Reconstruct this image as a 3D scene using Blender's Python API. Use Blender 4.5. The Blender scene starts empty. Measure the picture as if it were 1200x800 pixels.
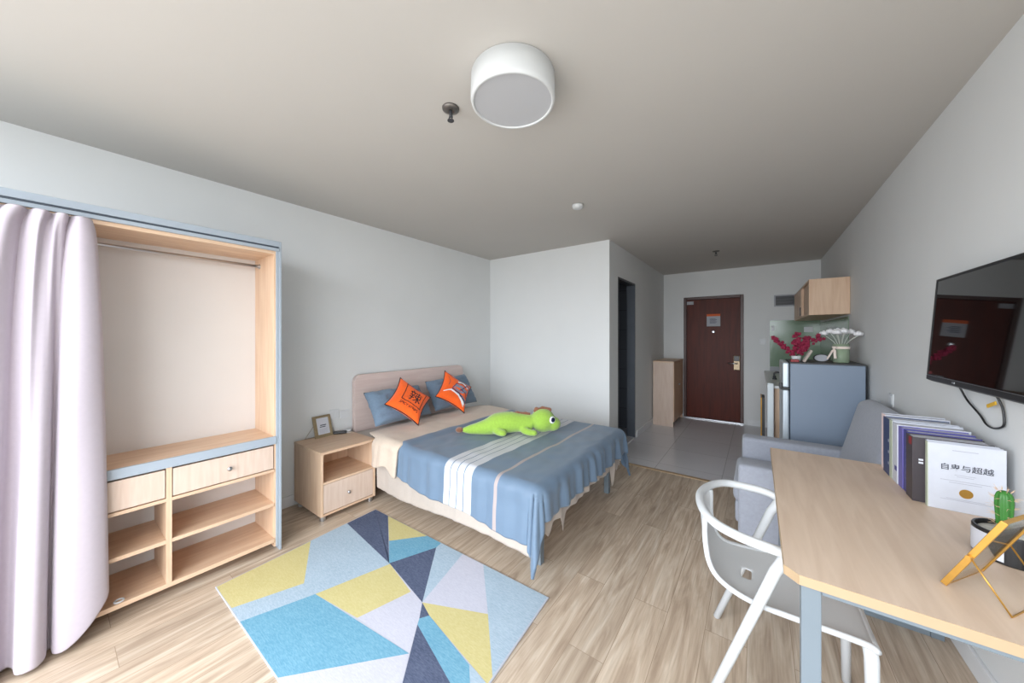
import bpy, bmesh, math, random
from mathutils import Vector, Matrix, noise
random.seed(7)
SC = bpy.context.scene
C = SC.collection
PI = math.pi

# ------------------------------------------------------------------ materials
def lin(c):
    c /= 255.0
    return c / 12.92 if c <= 0.04045 else ((c + 0.055) / 1.055) ** 2.4
def S(r, g, b):
    return (lin(r), lin(g), lin(b), 1.0)

def base_mat(name):
    m = bpy.data.materials.new(name)
    m.use_nodes = True
    nt = m.node_tree
    return m, nt, nt.nodes['Principled BSDF']

def mat(name, col, rough=0.5, metal=0.0, var=0.0, scale=20.0, bump=0.0, bscale=200.0, sheen=0.0, spec=0.5, stretch=None, coat=0.0):
    """Plain procedural material: colour with soft noise variation and optional bump."""
    m, nt, b = base_mat(name)
    N, L = nt.nodes, nt.links
    b.inputs['Roughness'].default_value = rough
    b.inputs['Metallic'].default_value = metal
    b.inputs['Specular IOR Level'].default_value = spec
    b.inputs['Sheen Weight'].default_value = sheen
    b.inputs['Coat Weight'].default_value = coat
    b.inputs['Base Color'].default_value = col
    tc = N.new('ShaderNodeTexCoord')
    mp = N.new('ShaderNodeMapping')
    L.new(tc.outputs['Object'], mp.inputs['Vector'])
    if stretch: mp.inputs['Scale'].default_value = stretch
    if var > 0:
        n = N.new('ShaderNodeTexNoise'); n.inputs['Scale'].default_value = scale; n.inputs['Detail'].default_value = 4
        L.new(mp.outputs['Vector'], n.inputs['Vector'])
        r = N.new('ShaderNodeValToRGB')
        k0, k1 = 1 - var, 1 + var
        r.color_ramp.elements[0].position = 0.3; r.color_ramp.elements[1].position = 0.7
        r.color_ramp.elements[0].color = tuple(min(1, c * k0) for c in col[:3]) + (1,)
        r.color_ramp.elements[1].color = tuple(min(1, c * k1) for c in col[:3]) + (1,)
        L.new(n.outputs['Fac'], r.inputs['Fac'])
        L.new(r.outputs['Color'], b.inputs['Base Color'])
    if bump > 0:
        n2 = N.new('ShaderNodeTexNoise'); n2.inputs['Scale'].default_value = bscale; n2.inputs['Detail'].default_value = 3
        L.new(mp.outputs['Vector'], n2.inputs['Vector'])
        bp = N.new('ShaderNodeBump'); bp.inputs['Strength'].default_value = bump; bp.inputs['Distance'].default_value = 0.003
        L.new(n2.outputs['Fac'], bp.inputs['Height'])
        L.new(bp.outputs['Normal'], b.inputs['Normal'])
    return m

def wood(name, c0, c1, axis='Z', rough=0.45, fine=1.0):
    """Pale laminate with fine grain running along one axis."""
    m, nt, b = base_mat(name)
    N, L = nt.nodes, nt.links
    tc = N.new('ShaderNodeTexCoord'); mp = N.new('ShaderNodeMapping')
    L.new(tc.outputs['Object'], mp.inputs['Vector'])
    s = {'X': (1.2, 14, 14), 'Y': (14, 1.2, 14), 'Z': (14, 14, 1.2)}[axis]
    mp.inputs['Scale'].default_value = tuple(v * fine for v in s)
    n = N.new('ShaderNodeTexNoise'); n.inputs['Scale'].default_value = 2.2; n.inputs['Detail'].default_value = 6; n.inputs['Distortion'].default_value = 0.6
    L.new(mp.outputs['Vector'], n.inputs['Vector'])
    r = N.new('ShaderNodeValToRGB'); r.color_ramp.elements[0].position = 0.33; r.color_ramp.elements[1].position = 0.68
    r.color_ramp.elements[0].color = c0; r.color_ramp.elements[1].color = c1
    L.new(n.outputs['Fac'], r.inputs['Fac']); L.new(r.outputs['Color'], b.inputs['Base Color'])
    b.inputs['Roughness'].default_value = rough
    return m

def floor_mat():
    m, nt, b = base_mat('oak_plank_floor')
    N, L = nt.nodes, nt.links
    tc = N.new('ShaderNodeTexCoord')
    rot = N.new('ShaderNodeMapping'); rot.inputs['Rotation'].default_value = (0, 0, PI / 2)
    L.new(tc.outputs['Object'], rot.inputs['Vector'])
    br = N.new('ShaderNodeTexBrick')
    br.inputs['Scale'].default_value = 1.0
    br.inputs['Brick Width'].default_value = 1.22; br.inputs['Row Height'].default_value = 0.165
    br.inputs['Mortar Size'].default_value = 0.0012; br.inputs['Mortar Smooth'].default_value = 0.2
    br.inputs['Color1'].default_value = (0.0, 0, 0, 1); br.inputs['Color2'].default_value = (1, 1, 1, 1)
    br.inputs['Mortar'].default_value = (0.5, 0.5, 0.5, 1)
    br.offset = 0.37
    L.new(rot.outputs['Vector'], br.inputs['Vector'])
    # grain: stretched along Y, shifted per plank
    mul = N.new('ShaderNodeVectorMath'); mul.operation = 'SCALE'; mul.inputs['Scale'].default_value = 7.0
    L.new(br.outputs['Color'], mul.inputs[0])
    add = N.new('ShaderNodeVectorMath'); add.operation = 'ADD'
    L.new(tc.outputs['Object'], add.inputs[0]); L.new(mul.outputs['Vector'], add.inputs[1])
    mp = N.new('ShaderNodeMapping'); mp.inputs['Scale'].default_value = (10.0, 1.1, 10.0)
    L.new(add.outputs['Vector'], mp.inputs['Vector'])
    n = N.new('ShaderNodeTexNoise'); n.inputs['Scale'].default_value = 1.5; n.inputs['Detail'].default_value = 6; n.inputs['Distortion'].default_value = 1.8
    L.new(mp.outputs['Vector'], n.inputs['Vector'])
    mp2 = N.new('ShaderNodeMapping'); mp2.inputs['Scale'].default_value = (80.0, 3.0, 80.0)
    L.new(add.outputs['Vector'], mp2.inputs['Vector'])
    n2 = N.new('ShaderNodeTexNoise'); n2.inputs['Scale'].default_value = 1.6; n2.inputs['Detail'].default_value = 4
    L.new(mp2.outputs['Vector'], n2.inputs['Vector'])
    r = N.new('ShaderNodeValToRGB')
    e = r.color_ramp.elements
    e[0].position = 0.30; e[0].color = S(166, 147, 128)
    e[1].position = 0.70; e[1].color = S(208, 194, 176)
    x = r.color_ramp.elements.new(0.5); x.color = S(190, 172, 152)
    L.new(n.outputs['Fac'], r.inputs['Fac'])
    r2 = N.new('ShaderNodeValToRGB'); r2.color_ramp.elements[0].position = 0.32; r2.color_ramp.elements[1].position = 0.62
    r2.color_ramp.elements[0].color = (0.84, 0.82, 0.80, 1); r2.color_ramp.elements[1].color = (1.05, 1.05, 1.05, 1)
    L.new(n2.outputs['Fac'], r2.inputs['Fac'])
    mx = N.new('ShaderNodeMixRGB'); mx.blend_type = 'MULTIPLY'; mx.inputs['Fac'].default_value = 0.8
    L.new(r.outputs['Color'], mx.inputs['Color1']); L.new(r2.outputs['Color'], mx.inputs['Color2'])
    # plank to plank tone
    r3 = N.new('ShaderNodeValToRGB'); r3.color_ramp.elements[0].color = (0.90, 0.90, 0.90, 1); r3.color_ramp.elements[1].color = (1.04, 1.03, 1.02, 1)
    L.new(br.outputs['Color'], r3.inputs['Fac'])
    mx2 = N.new('ShaderNodeMixRGB'); mx2.blend_type = 'MULTIPLY'; mx2.inputs['Fac'].default_value = 1.0
    L.new(mx.outputs['Color'], mx2.inputs['Color1']); L.new(r3.outputs['Color'], mx2.inputs['Color2'])
    mx3 = N.new('ShaderNodeMixRGB'); mx3.inputs['Color2'].default_value = S(146, 126, 106)
    L.new(br.outputs['Fac'], mx3.inputs['Fac']); L.new(mx2.outputs['Color'], mx3.inputs['Color1'])
    L.new(mx3.outputs['Color'], b.inputs['Base Color'])
    b.inputs['Roughness'].default_value = 0.42
    bp = N.new('ShaderNodeBump'); bp.inputs['Strength'].default_value = 0.12; bp.inputs['Distance'].default_value = 0.002
    L.new(n2.outputs['Fac'], bp.inputs['Height']); L.new(bp.outputs['Normal'], b.inputs['Normal'])
    return m

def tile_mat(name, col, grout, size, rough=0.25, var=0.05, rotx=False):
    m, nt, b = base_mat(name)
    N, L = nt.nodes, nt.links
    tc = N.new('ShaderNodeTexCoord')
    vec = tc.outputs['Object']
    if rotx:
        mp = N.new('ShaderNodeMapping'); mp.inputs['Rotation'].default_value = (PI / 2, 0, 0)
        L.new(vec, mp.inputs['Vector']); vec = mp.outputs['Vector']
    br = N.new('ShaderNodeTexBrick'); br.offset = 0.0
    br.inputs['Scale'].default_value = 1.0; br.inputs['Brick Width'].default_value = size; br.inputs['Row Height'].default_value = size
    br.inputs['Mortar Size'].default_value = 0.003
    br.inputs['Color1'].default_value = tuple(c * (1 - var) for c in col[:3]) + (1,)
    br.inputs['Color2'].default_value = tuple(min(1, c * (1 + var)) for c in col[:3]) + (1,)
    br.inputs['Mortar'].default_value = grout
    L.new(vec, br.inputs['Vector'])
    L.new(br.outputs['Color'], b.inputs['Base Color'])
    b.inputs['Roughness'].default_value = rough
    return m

def fabric(name, col, rough=0.9, var=0.06, weave=900.0, bump=0.25, sheen=0.2):
    return mat(name, col, rough=rough, var=var, scale=60, bump=bump, bscale=weave, sheen=sheen, spec=0.25)

def rug_mat(name, col, light):
    """Flat woven rug: short heathered streaks."""
    m, nt, b = base_mat(name)
    N, L = nt.nodes, nt.links
    tc = N.new('ShaderNodeTexCoord'); mp = N.new('ShaderNodeMapping')
    mp.inputs['Scale'].default_value = (60, 260, 60)
    L.new(tc.outputs['Object'], mp.inputs['Vector'])
    n = N.new('ShaderNodeTexNoise'); n.inputs['Scale'].default_value = 1.0; n.inputs['Detail'].default_value = 5
    L.new(mp.outputs['Vector'], n.inputs['Vector'])
    n0 = N.new('ShaderNodeTexNoise'); n0.inputs['Scale'].default_value = 5.0; n0.inputs['Detail'].default_value = 3
    L.new(tc.outputs['Object'], n0.inputs['Vector'])
    ad = N.new('ShaderNodeMath'); ad.operation = 'MULTIPLY_ADD'; ad.inputs[1].default_value = 0.25
    L.new(n0.outputs['Fac'], ad.inputs[0]); L.new(n.outputs['Fac'], ad.inputs[2])
    r = N.new('ShaderNodeValToRGB'); r.color_ramp.elements[0].position = 0.42; r.color_ramp.elements[1].position = 0.88
    r.color_ramp.elements[0].color = col; r.color_ramp.elements[1].color = light
    L.new(ad.outputs['Value'], r.inputs['Fac'])
    L.new(r.outputs['Color'], b.inputs['Base Color'])
    b.inputs['Roughness'].default_value = 0.95; b.inputs['Specular IOR Level'].default_value = 0.15
    bp = N.new('ShaderNodeBump'); bp.inputs['Strength'].default_value = 0.3; bp.inputs['Distance'].default_value = 0.002
    L.new(n.outputs['Fac'], bp.inputs['Height']); L.new(bp.outputs['Normal'], b.inputs['Normal'])
    return m

def stripe_mat(name, base, bands):
    """Cloth with woven stripes along the cloth's own length coordinate (UV.x in metres)."""
    m, nt, b = base_mat(name)
    N, L = nt.nodes, nt.links
    uv = N.new('ShaderNodeUVMap'); sp = N.new('ShaderNodeSeparateXYZ')
    L.new(uv.outputs['UV'], sp.inputs['Vector'])
    n = N.new('ShaderNodeTexNoise'); n.inputs['Scale'].default_value = 6; n.inputs['Detail'].default_value = 3
    r = N.new('ShaderNodeValToRGB'); r.color_ramp.elements[0].color = tuple(c * 0.93 for c in base[:3]) + (1,)
    r.color_ramp.elements[1].color = tuple(c * 1.07 for c in base[:3]) + (1,)
    L.new(n.outputs['Fac'], r.inputs['Fac'])
    cur = r.outputs['Color']
    for (x0, x1, col) in bands:
        g = N.new('ShaderNodeMath'); g.operation = 'GREATER_THAN'; g.inputs[1].default_value = x0
        l = N.new('ShaderNodeMath'); l.operation = 'LESS_THAN'; l.inputs[1].default_value = x1
        L.new(sp.outputs['X'], g.inputs[0]); L.new(sp.outputs['X'], l.inputs[0])
        k = N.new('ShaderNodeMath'); k.operation = 'MULTIPLY'
        L.new(g.outputs[0], k.inputs[0]); L.new(l.outputs[0], k.inputs[1])
        mx = N.new('ShaderNodeMixRGB'); mx.inputs['Color2'].default_value = col
        L.new(k.outputs[0], mx.inputs['Fac']); L.new(cur, mx.inputs['Color1'])
        cur = mx.outputs['Color']
    L.new(cur, b.inputs['Base Color'])
    b.inputs['Roughness'].default_value = 0.55; b.inputs['Specular IOR Level'].default_value = 0.35; b.inputs['Sheen Weight'].default_value = 0.15
    return m

def glass_mat(name, col, rough=0.02, ior=1.45):
    m, nt, b = base_mat(name)
    b.inputs['Base Color'].default_value = col
    b.inputs['Transmission Weight'].default_value = 1.0
    b.inputs['Roughness'].default_value = rough
    b.inputs['IOR'].default_value = ior
    return m

M = {}
M['wall'] = mat('painted_wall', S(218, 220, 220), 0.9, var=0.012, scale=3, bump=0.05, bscale=150, spec=0.2)
M['ceiling'] = mat('ceiling_paint', S(194, 191, 186), 0.95, var=0.01, scale=2, bump=0.04, bscale=120, spec=0.15)
M['base'] = mat('white_skirting', S(222, 224, 226), 0.5, var=0.01)
M['floor'] = floor_mat()
M['tile'] = tile_mat('grey_floor_tile', S(208, 208, 212), S(172, 172, 174), 0.6, 0.22, 0.03)
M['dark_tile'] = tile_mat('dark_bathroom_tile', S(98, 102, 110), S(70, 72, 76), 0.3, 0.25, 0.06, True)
WL0, WL1 = S(203, 169, 140), S(217, 188, 160)
M['woodz'] = wood('beech_laminate_upright', WL0, WL1, 'Z')
M['woody'] = wood('beech_laminate_level', WL0, WL1, 'Y')
M['woodx'] = wood('beech_laminate_across', WL0, WL1, 'X')
M['woodfront'] = wood('pale_drawer_front', S(202, 178, 161), S(212, 192, 177), 'Z', fine=1.4)
M['desk'] = wood('desk_laminate', S(208, 184, 162), S(220, 198, 177), 'Y')
M['edge'] = mat('beech_edge_band', S(168, 144, 114), 0.45, var=0.02)
M['cream'] = mat('cream_back_board', S(208, 203, 199), 0.6, var=0.015, scale=4)
M['headboard'] = wood('headboard_veneer', S(208, 188, 182), S(217, 199, 192), 'Y', fine=1.3)
M['trim'] = mat('blue_grey_metal', S(156, 166, 176), 0.4, var=0.02, scale=6)
M['leg'] = mat('grey_painted_steel', S(108, 119, 127), 0.45, var=0.02, scale=6)
M['trimdark'] = mat('track_groove', S(70, 78, 88), 0.5)
M['steel'] = mat('brushed_steel', S(190, 192, 196), 0.28, 1.0, var=0.04, scale=40)
M['curtain'] = fabric('lilac_grey_curtain', S(186, 177, 186), 0.85, 0.02, 700, 0.12)
M['door'] = wood('red_brown_door', S(74, 27, 15), S(90, 35, 20), 'Z', 0.45)
M['door'].node_tree.nodes['Principled BSDF'].inputs['Specular IOR Level'].default_value = .22
M['doorframe'] = mat('dark_door_frame', S(66, 34, 26), 0.4, var=0.04)
M['sofa'] = fabric('grey_sofa_cloth', S(158, 162, 173), 0.95, 0.05, 1100, 0.3)
M['fridge'] = mat('grey_fridge_steel', S(122, 136, 154), 0.42, 0.0, var=0.015, scale=3)
M['fridgedoor'] = mat('silver_fridge_door', S(196, 206, 214), 0.3, 0.3, var=0.01)
M['black'] = mat('black_plastic', S(28, 28, 30), 0.35, var=0.05)
M['darkgrey'] = mat('dark_grey_plastic', S(62, 64, 68), 0.45, var=0.05)
M['screen'] = mat('glossy_screen', S(9, 8, 9), 0.03, spec=0.6, coat=0.5)
M['white'] = mat('white_plastic', S(214, 217, 219), 0.4, var=0.01)
M['chair'] = mat('white_moulded_plastic', S(202, 205, 207), 0.45, var=0.01, scale=5)
M['paper'] = mat('white_paper', S(202, 204, 212), 0.7, var=0.01)
M['ink'] = mat('grey_ink', S(60, 62, 72), 0.7)
M['lightink'] = mat('pale_ink', S(168, 170, 180), 0.7)
M['gold'] = mat('brushed_gold', S(196, 150, 72), 0.34, 0.7, var=0.05, scale=60)
M['oldgold'] = mat('tarnished_gold', S(168, 152, 122), 0.42, 0.6, var=0.08, scale=60)
M['glass'] = glass_mat('clear_glass', (0.96, 0.98, 0.97, 1))
M['greenglass'] = mat('green_back_painted_glass', S(126, 148, 126), 0.12, spec=0.5)
M['vase'] = glass_mat('green_vase_glass', S(206, 224, 196), 0.25, 1.2); M['vase'].node_tree.nodes['Principled BSDF'].inputs['Transmission Weight'].default_value = .6
M['duvet'] = stripe_mat('blue_grey_striped_cotton', S(100, 120, 141),
    [(-1.745, -1.690, S(194, 196, 201)), (-1.682, -1.627, S(194, 196, 201)), (-1.619, -1.564, S(194, 196, 201)), (-1.556, -1.490, S(194, 196, 201)), (-1.305, -1.280, S(164, 152, 150))])
M['bluepillow'] = fabric('blue_grey_cotton', S(112, 132, 152), 0.7, 0.06, 700, 0.15)
M['beige'] = fabric('beige_cotton', S(200, 183, 166), 0.8, 0.03, 700, 0.12)
M['sheet'] = fabric('cream_cotton', S(180, 169, 159), 0.85, 0.02, 700, 0.12)
M['whitecloth'] = fabric('white_cotton', S(236, 236, 238), 0.85, 0.02, 700, 0.12)
M['orange'] = fabric('orange_print_cloth', S(244, 100, 34), 0.8, 0.04, 900, 0.12)
M['navy'] = fabric('navy_print', S(52, 58, 92), 0.8, 0.05)
M['printgrey'] = fabric('grey_print', S(140, 142, 160), 0.8, 0.05)
M['printblack'] = fabric('black_print', S(44, 24, 26), 0.8, 0.05)
M['dino'] = fabric('lime_plush', S(148, 184, 72), 1.0, 0.08, 500, 0.5, 0.5)
M['brownplush'] = fabric('brown_plush', S(126, 84, 62), 1.0, 0.1, 500, 0.5, 0.5)
M['eyewhite'] = mat('toy_eye_white', S(236, 238, 240), 0.3)
M['eyeblack'] = mat('toy_eye_navy', S(24, 28, 62), 0.15)
M['cactus'] = mat('cactus_skin', S(54, 116, 44), 0.4, var=0.14, scale=40)
M['spine'] = mat('cactus_spine', S(220, 190, 160), 0.6)
M['pebble'] = mat('white_gravel', S(206, 204, 198), 0.8, var=0.1, scale=60, bump=0.6, bscale=90)
M['petal'] = mat('magenta_petal', S(134, 20, 58), 0.6, var=0.18, scale=50)
M['twig'] = mat('brown_twig', S(86, 62, 46), 0.8, var=0.1)
M['stem'] = mat('pale_flower_stem', S(196, 200, 190), 0.6)
M['greenstem'] = mat('green_stem', S(120, 158, 96), 0.6, var=0.1)
M['whitepetal'] = mat('white_petal', S(238, 238, 240), 0.8, var=0.02)
M['ribbon'] = fabric('cream_ribbon', S(236, 220, 210), 0.6, 0.02)
M['redplastic'] = mat('dark_red_plastic', S(140, 40, 44), 0.5)
M['counter'] = mat('white_worktop', S(220, 220, 220), 0.3, var=0.02)
M['noticeorange'] = mat('notice_orange', S(206, 92, 40), 0.7)
M['noticegrey'] = mat('notice_grey', S(168, 170, 176), 0.7, var=0.03)
M['diffuser'] = mat('lamp_diffuser_off', S(184, 186, 190), 0.55)
M['lampbody'] = mat('lamp_white_drum', S(208, 211, 212), 0.45)
M['brass'] = mat('lock_brass', S(170, 150, 122), 0.4, 0.5)
M['yellowtag'] = mat('yellow_tag', S(222, 176, 52), 0.6)
M['bone'] = mat('board_white', S(214, 222, 226), 0.35)
M['jamb'] = mat('dark_steel_jamb', S(84, 90, 98), 0.35, var=0.05, scale=5)
M['escut'] = mat('dull_chrome', S(120, 116, 112), 0.35, 0.7)
M['concrete'] = mat('outside_paving', S(150, 150, 148), 0.9, var=0.06, scale=2)

# ------------------------------------------------------------------ mesh helpers
def box(bm, x0, x1, y0, y1, z0, z1, mi=0):
    vs = [bm.verts.new(p) for p in ((x0, y0, z0), (x1, y0, z0), (x1, y1, z0), (x0, y1, z0), (x0, y0, z1), (x1, y0, z1), (x1, y1, z1), (x0, y1, z1))]
    for f in ((3, 2, 1, 0), (4, 5, 6, 7), (0, 1, 5, 4), (1, 2, 6, 5), (2, 3, 7, 6), (3, 0, 4, 7)):
        bm.faces.new([vs[i] for i in f]).material_index = mi
    return vs

def B(*a):
    bm = bmesh.new(); box(bm, *a); return bm

def catmull(pts, n=8, closed=False):
    P = [Vector(p) for p in pts]; out = []
    m = len(P)
    for i in range(m if closed else m - 1):
        if closed: p0, p1, p2, p3 = P[i - 1], P[i], P[(i + 1) % m], P[(i + 2) % m]
        else: p0, p1, p2, p3 = P[max(i - 1, 0)], P[i], P[i + 1], P[min(i + 2, m - 1)]
        for k in range(n):
            t = k / n
            out.append(0.5 * ((2 * p1) + (p2 - p0) * t + (2 * p0 - 5 * p1 + 4 * p2 - p3) * t * t + (3 * p1 - p0 - 3 * p2 + p3) * t ** 3))
    if not closed: out.append(P[-1])
    return out

def tube(bm, pts, r, seg=12, closed=False, flat=1.0, mi=0):
    """Sweep a round (or flattened) section along points; r is a number or one radius per point."""
    P = [Vector(p) for p in pts]; n = len(P)
    R = r if isinstance(r, (list, tuple)) else [r] * n
    rings = []; up = None
    for i in range(n):
        if closed: t = (P[(i + 1) % n] - P[i - 1])
        else: t = P[min(i + 1, n - 1)] - P[max(i - 1, 0)]
        t.normalize()
        if up is None:
            up = Vector((0, 0, 1)) if abs(t.z) < 0.9 else Vector((1, 0, 0))
        a = up - t * up.dot(t)
        if a.length < 1e-6: a = Vector((0, 1, 0)) - t * t.y
        a.normalize(); b = t.cross(a); up = a
        rings.append([bm.verts.new(P[i] + (a * math.cos(2 * PI * k / seg) * flat + b * math.sin(2 * PI * k / seg)) * R[i]) for k in range(seg)])
    for i in range(n if closed else n - 1):
        A, Bb = rings[i], rings[(i + 1) % n]
        for k in range(seg):
            bm.faces.new((A[k], A[(k + 1) % seg], Bb[(k + 1) % seg], Bb[k])).material_index = mi
    if not closed:
        bm.faces.new(list(reversed(rings[0]))).material_index = mi
        bm.faces.new(rings[-1]).material_index = mi

def lathe(bm, prof, cx=0, cy=0, seg=40, mi=0):
    rings = []
    for (r, z) in prof:
        if r < 1e-6: rings.append([bm.verts.new((cx, cy, z))])
        else: rings.append([bm.verts.new((cx + r * math.cos(2 * PI * k / seg), cy + r * math.sin(2 * PI * k / seg), z)) for k in range(seg)])
    for A, Bb in zip(rings, rings[1:]):
        for k in range(seg):
            k2 = (k + 1) % seg
            if len(A) == 1 and len(Bb) == 1: continue
            if len(A) == 1: f = (A[0], Bb[k2], Bb[k])
            elif len(Bb) == 1: f = (A[k], A[k2], Bb[0])
            else: f = (A[k], A[k2], Bb[k2], Bb[k])
            bm.faces.new(f).material_index = mi

def sphere(bm, c, r, u=16, v=10, mi=0):
    mx = Matrix.Translation(c) @ (Matrix.Diagonal((r[0], r[1], r[2], 1)) if isinstance(r, (tuple, list)) else Matrix.Scale(r, 4))
    g = bmesh.ops.create_uvsphere(bm, u_segments=u, v_segments=v, radius=1.0, matrix=mx)
    for vt in g['verts']:
        for f in vt.link_faces: f.material_index = mi

def prism(bm, poly, axis, a, b, mi=0):
    """Extrude a 2D polygon along an axis from a to b."""
    def P(p, w):
        return {'X': (w, p[0], p[1]), 'Y': (p[0], w, p[1]), 'Z': (p[0], p[1], w)}[axis]
    A = [bm.verts.new(P(p, a)) for p in poly]; Bb = [bm.verts.new(P(p, b)) for p in poly]
    n = len(poly)
    bm.faces.new(A).material_index = mi; bm.faces.new(list(reversed(Bb))).material_index = mi
    for i in range(n):
        bm.faces.new((A[i], Bb[i], Bb[(i + 1) % n], A[(i + 1) % n])).material_index = mi

def grid(bm, fn, nu, nv, uvfn=None, mi=0):
    V = [[bm.verts.new(fn(i / nu, j / nv)) for j in range(nv + 1)] for i in range(nu + 1)]
    lay = bm.loops.layers.uv.verify() if uvfn else None
    for i in range(nu):
        for j in range(nv):
            f = bm.faces.new((V[i][j], V[i + 1][j], V[i + 1][j + 1], V[i][j + 1])); f.material_index = mi
            if lay:
                for lp, (a, c) in zip(f.loops, ((i, j), (i + 1, j), (i + 1, j + 1), (i, j + 1))):
                    lp[lay].uv = uvfn(a / nu, c / nv)

def text_into(bm, s, size, mx, mi=0, extrude=0.0004, align='CENTER', bold=0.0):
    cu = bpy.data.curves.new('lettering', 'FONT'); cu.body = s; cu.size = size; cu.align_x = align; cu.extrude = extrude; cu.offset = bold
    o = bpy.data.objects.new('lettering', cu); C.objects.link(o)
    bpy.context.view_layer.update()
    me = bpy.data.meshes.new_from_object(o.evaluated_get(bpy.context.evaluated_depsgraph_get()))
    me.transform(mx)
    n0 = len(bm.faces)
    bm.from_mesh(me); bm.faces.ensure_lookup_table()
    for f in bm.faces[n0:]: f.material_index = mi
    bpy.data.objects.remove(o); bpy.data.curves.remove(cu); bpy.data.meshes.remove(me)

# ------------------------------------------------------------------ object helpers
def tag(o, label=None, cat=None, group=None, kind=None):
    if label: o['label'] = label
    if cat: o['category'] = cat
    if group: o['group'] = group
    if kind: o['kind'] = kind
    return o

def thing(name, label, cat, loc=(0, 0, 0), rz=0.0, group=None):
    o = bpy.data.objects.new(name, None); C.objects.link(o)
    o.empty_display_size = 0.1
    o.matrix_world = Matrix.Translation(loc) @ Matrix.Rotation(rz, 4, 'Z')
    return tag(o, label, cat, group)

def wmat(o):
    m = o.matrix_basis.copy()
    if o.parent: m = wmat(o.parent) @ m
    return m

def obj(name, bm, m, parent=None, bevel=0.0, smooth=False, local=False, solid=0.0, subsurf=0, segs=2, recalc=True):
    """One mesh object. World-space geometry unless local; a child keeps its parent's frame, a top-level mesh gets its origin at its base."""
    if recalc: bmesh.ops.recalc_face_normals(bm, faces=bm.faces)
    me = bpy.data.meshes.new(name)
    if parent is not None:
        if not local: bm.transform(wmat(parent).inverted())
        loc = None
    else:
        xs = [v.co for v in bm.verts]
        lo = Vector((min(v.x for v in xs), min(v.y for v in xs), min(v.z for v in xs)))
        hi = Vector((max(v.x for v in xs), max(v.y for v in xs), max(v.z for v in xs)))
        loc = Vector(((lo.x + hi.x) / 2, (lo.y + hi.y) / 2, lo.z))
        bm.transform(Matrix.Translation(-loc))
    for f in bm.faces: f.smooth = smooth
    bm.to_mesh(me); bm.free()
    for mm in (m if isinstance(m, (list, tuple)) else [m]): me.materials.append(mm)
    o = bpy.data.objects.new(name, me); C.objects.link(o)
    if parent is not None: o.parent = parent
    else: o.location = loc
    if solid:
        md = o.modifiers.new('thickness', 'SOLIDIFY'); md.thickness = solid; md.offset = 0.0
    if bevel:
        md = o.modifiers.new('bevel', 'BEVEL'); md.width = bevel; md.segments = segs; md.limit_method = 'ANGLE'; md.angle_limit = 0.6
        md.harden_normals = False
    if subsurf:
        md = o.modifiers.new('subdivide', 'SUBSURF'); md.levels = subsurf; md.render_levels = subsurf
    return o

def struct(name, bm, m, parent=None, **k):
    o = obj(name, bm, m, parent, **k)
    if parent is None: o['kind'] = 'structure'
    return o

def copy_tree(src, parent=None):
    c = src.copy(); C.objects.link(c)
    if parent is not None: c.parent = parent
    for ch in list(src.children): copy_tree(ch, c)
    return c

# ================================================================== ROOM SHELL
XL, XR = -3.12, 0.735
YW, YA, YE, XH, H = -0.86, 3.75, 6.50, -1.36, 2.5
struct('floor', B(XL - .1, XR + .1, YW - .1, YA, -0.1, 0), M['floor'])
struct('floor_hall', B(-2.6, XR + .1, YA, YE + .1, -0.1, 0.0), M['tile'])
struct('trim_1', B(XH, XR, YA - .02, YA + .02, 0.0001, 0.006), M['edge'])
struct('ceiling', B(XL - .1, XR + .1, YW - .1, YE + .1, H, H + .1), M['ceiling'])
struct('wall_left', B(XL - .1, XL, YW - .1, YA + .1, 0, H), M['wall'])
struct('wall_right', B(XR, XR + .1, YW - .1, YE + .1, 0, H), M['wall'])
struct('wall_alcove', B(XL, XH, YA, YA + .1, 0, H), M['wall'])
bm = bmesh.new()
BY0, BY1, BZ = 4.04, 4.745, 2.12
box(bm, XH - .1, XH, YA + .1, BY0, 0, H); box(bm, XH - .1, XH, BY1, YE, 0, H); box(bm, XH - .1, XH, BY0, BY1, BZ, H)
struct('wall_hall', bm, M['wall'])
DX0, DX1, DZ = -1.035, -0.175, 2.07
bm = bmesh.new()
box(bm, XH - .1, DX0 - .0, YE, YE + .1, 0, H); box(bm, DX1, XR, YE, YE + .1, 0, H); box(bm, DX0, DX1, YE, YE + .1, DZ, H)
struct('wall_entrance', bm, M['wall'])
# window wall behind the camera, daylight comes through it
WX0, WX1, WZ0, WZ1 = -3.0, 0.70, 0.05, 2.46
bm = bmesh.new()
box(bm, XL, WX0, YW - .1, YW, 0, H); box(bm, WX1, XR, YW - .1, YW, 0, H)
box(bm, WX0, WX1, YW - .1, YW, 0, WZ0); box(bm, WX0, WX1, YW - .1, YW, WZ1, H)
struct('wall_window', bm, M['wall'])
w = struct('window_1', B(WX0, WX1, YW - .09, YW - .05, WZ0, WZ0 + .05), M['white'])
for nm, a in (('top_rail', (WX0, WX1, YW - .09, YW - .05, WZ1 - .05, WZ1)), ('mullion', (-1.17, -1.12, YW - .09, YW - .05, WZ0, WZ1)),
              ('stile', (WX0, WX0 + .05, YW - .09, YW - .05, WZ0, WZ1)), ('stile', (WX1 - .05, WX1, YW - .09, YW - .05, WZ0, WZ1))):
    struct(nm, B(*a), M['white'], w)
# bathroom seen through its doorway: dark tiled box
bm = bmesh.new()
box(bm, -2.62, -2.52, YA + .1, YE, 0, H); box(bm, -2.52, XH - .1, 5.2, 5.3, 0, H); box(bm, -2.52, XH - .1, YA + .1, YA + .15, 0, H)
struct('wall_bathroom', bm, M['dark_tile'])
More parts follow.
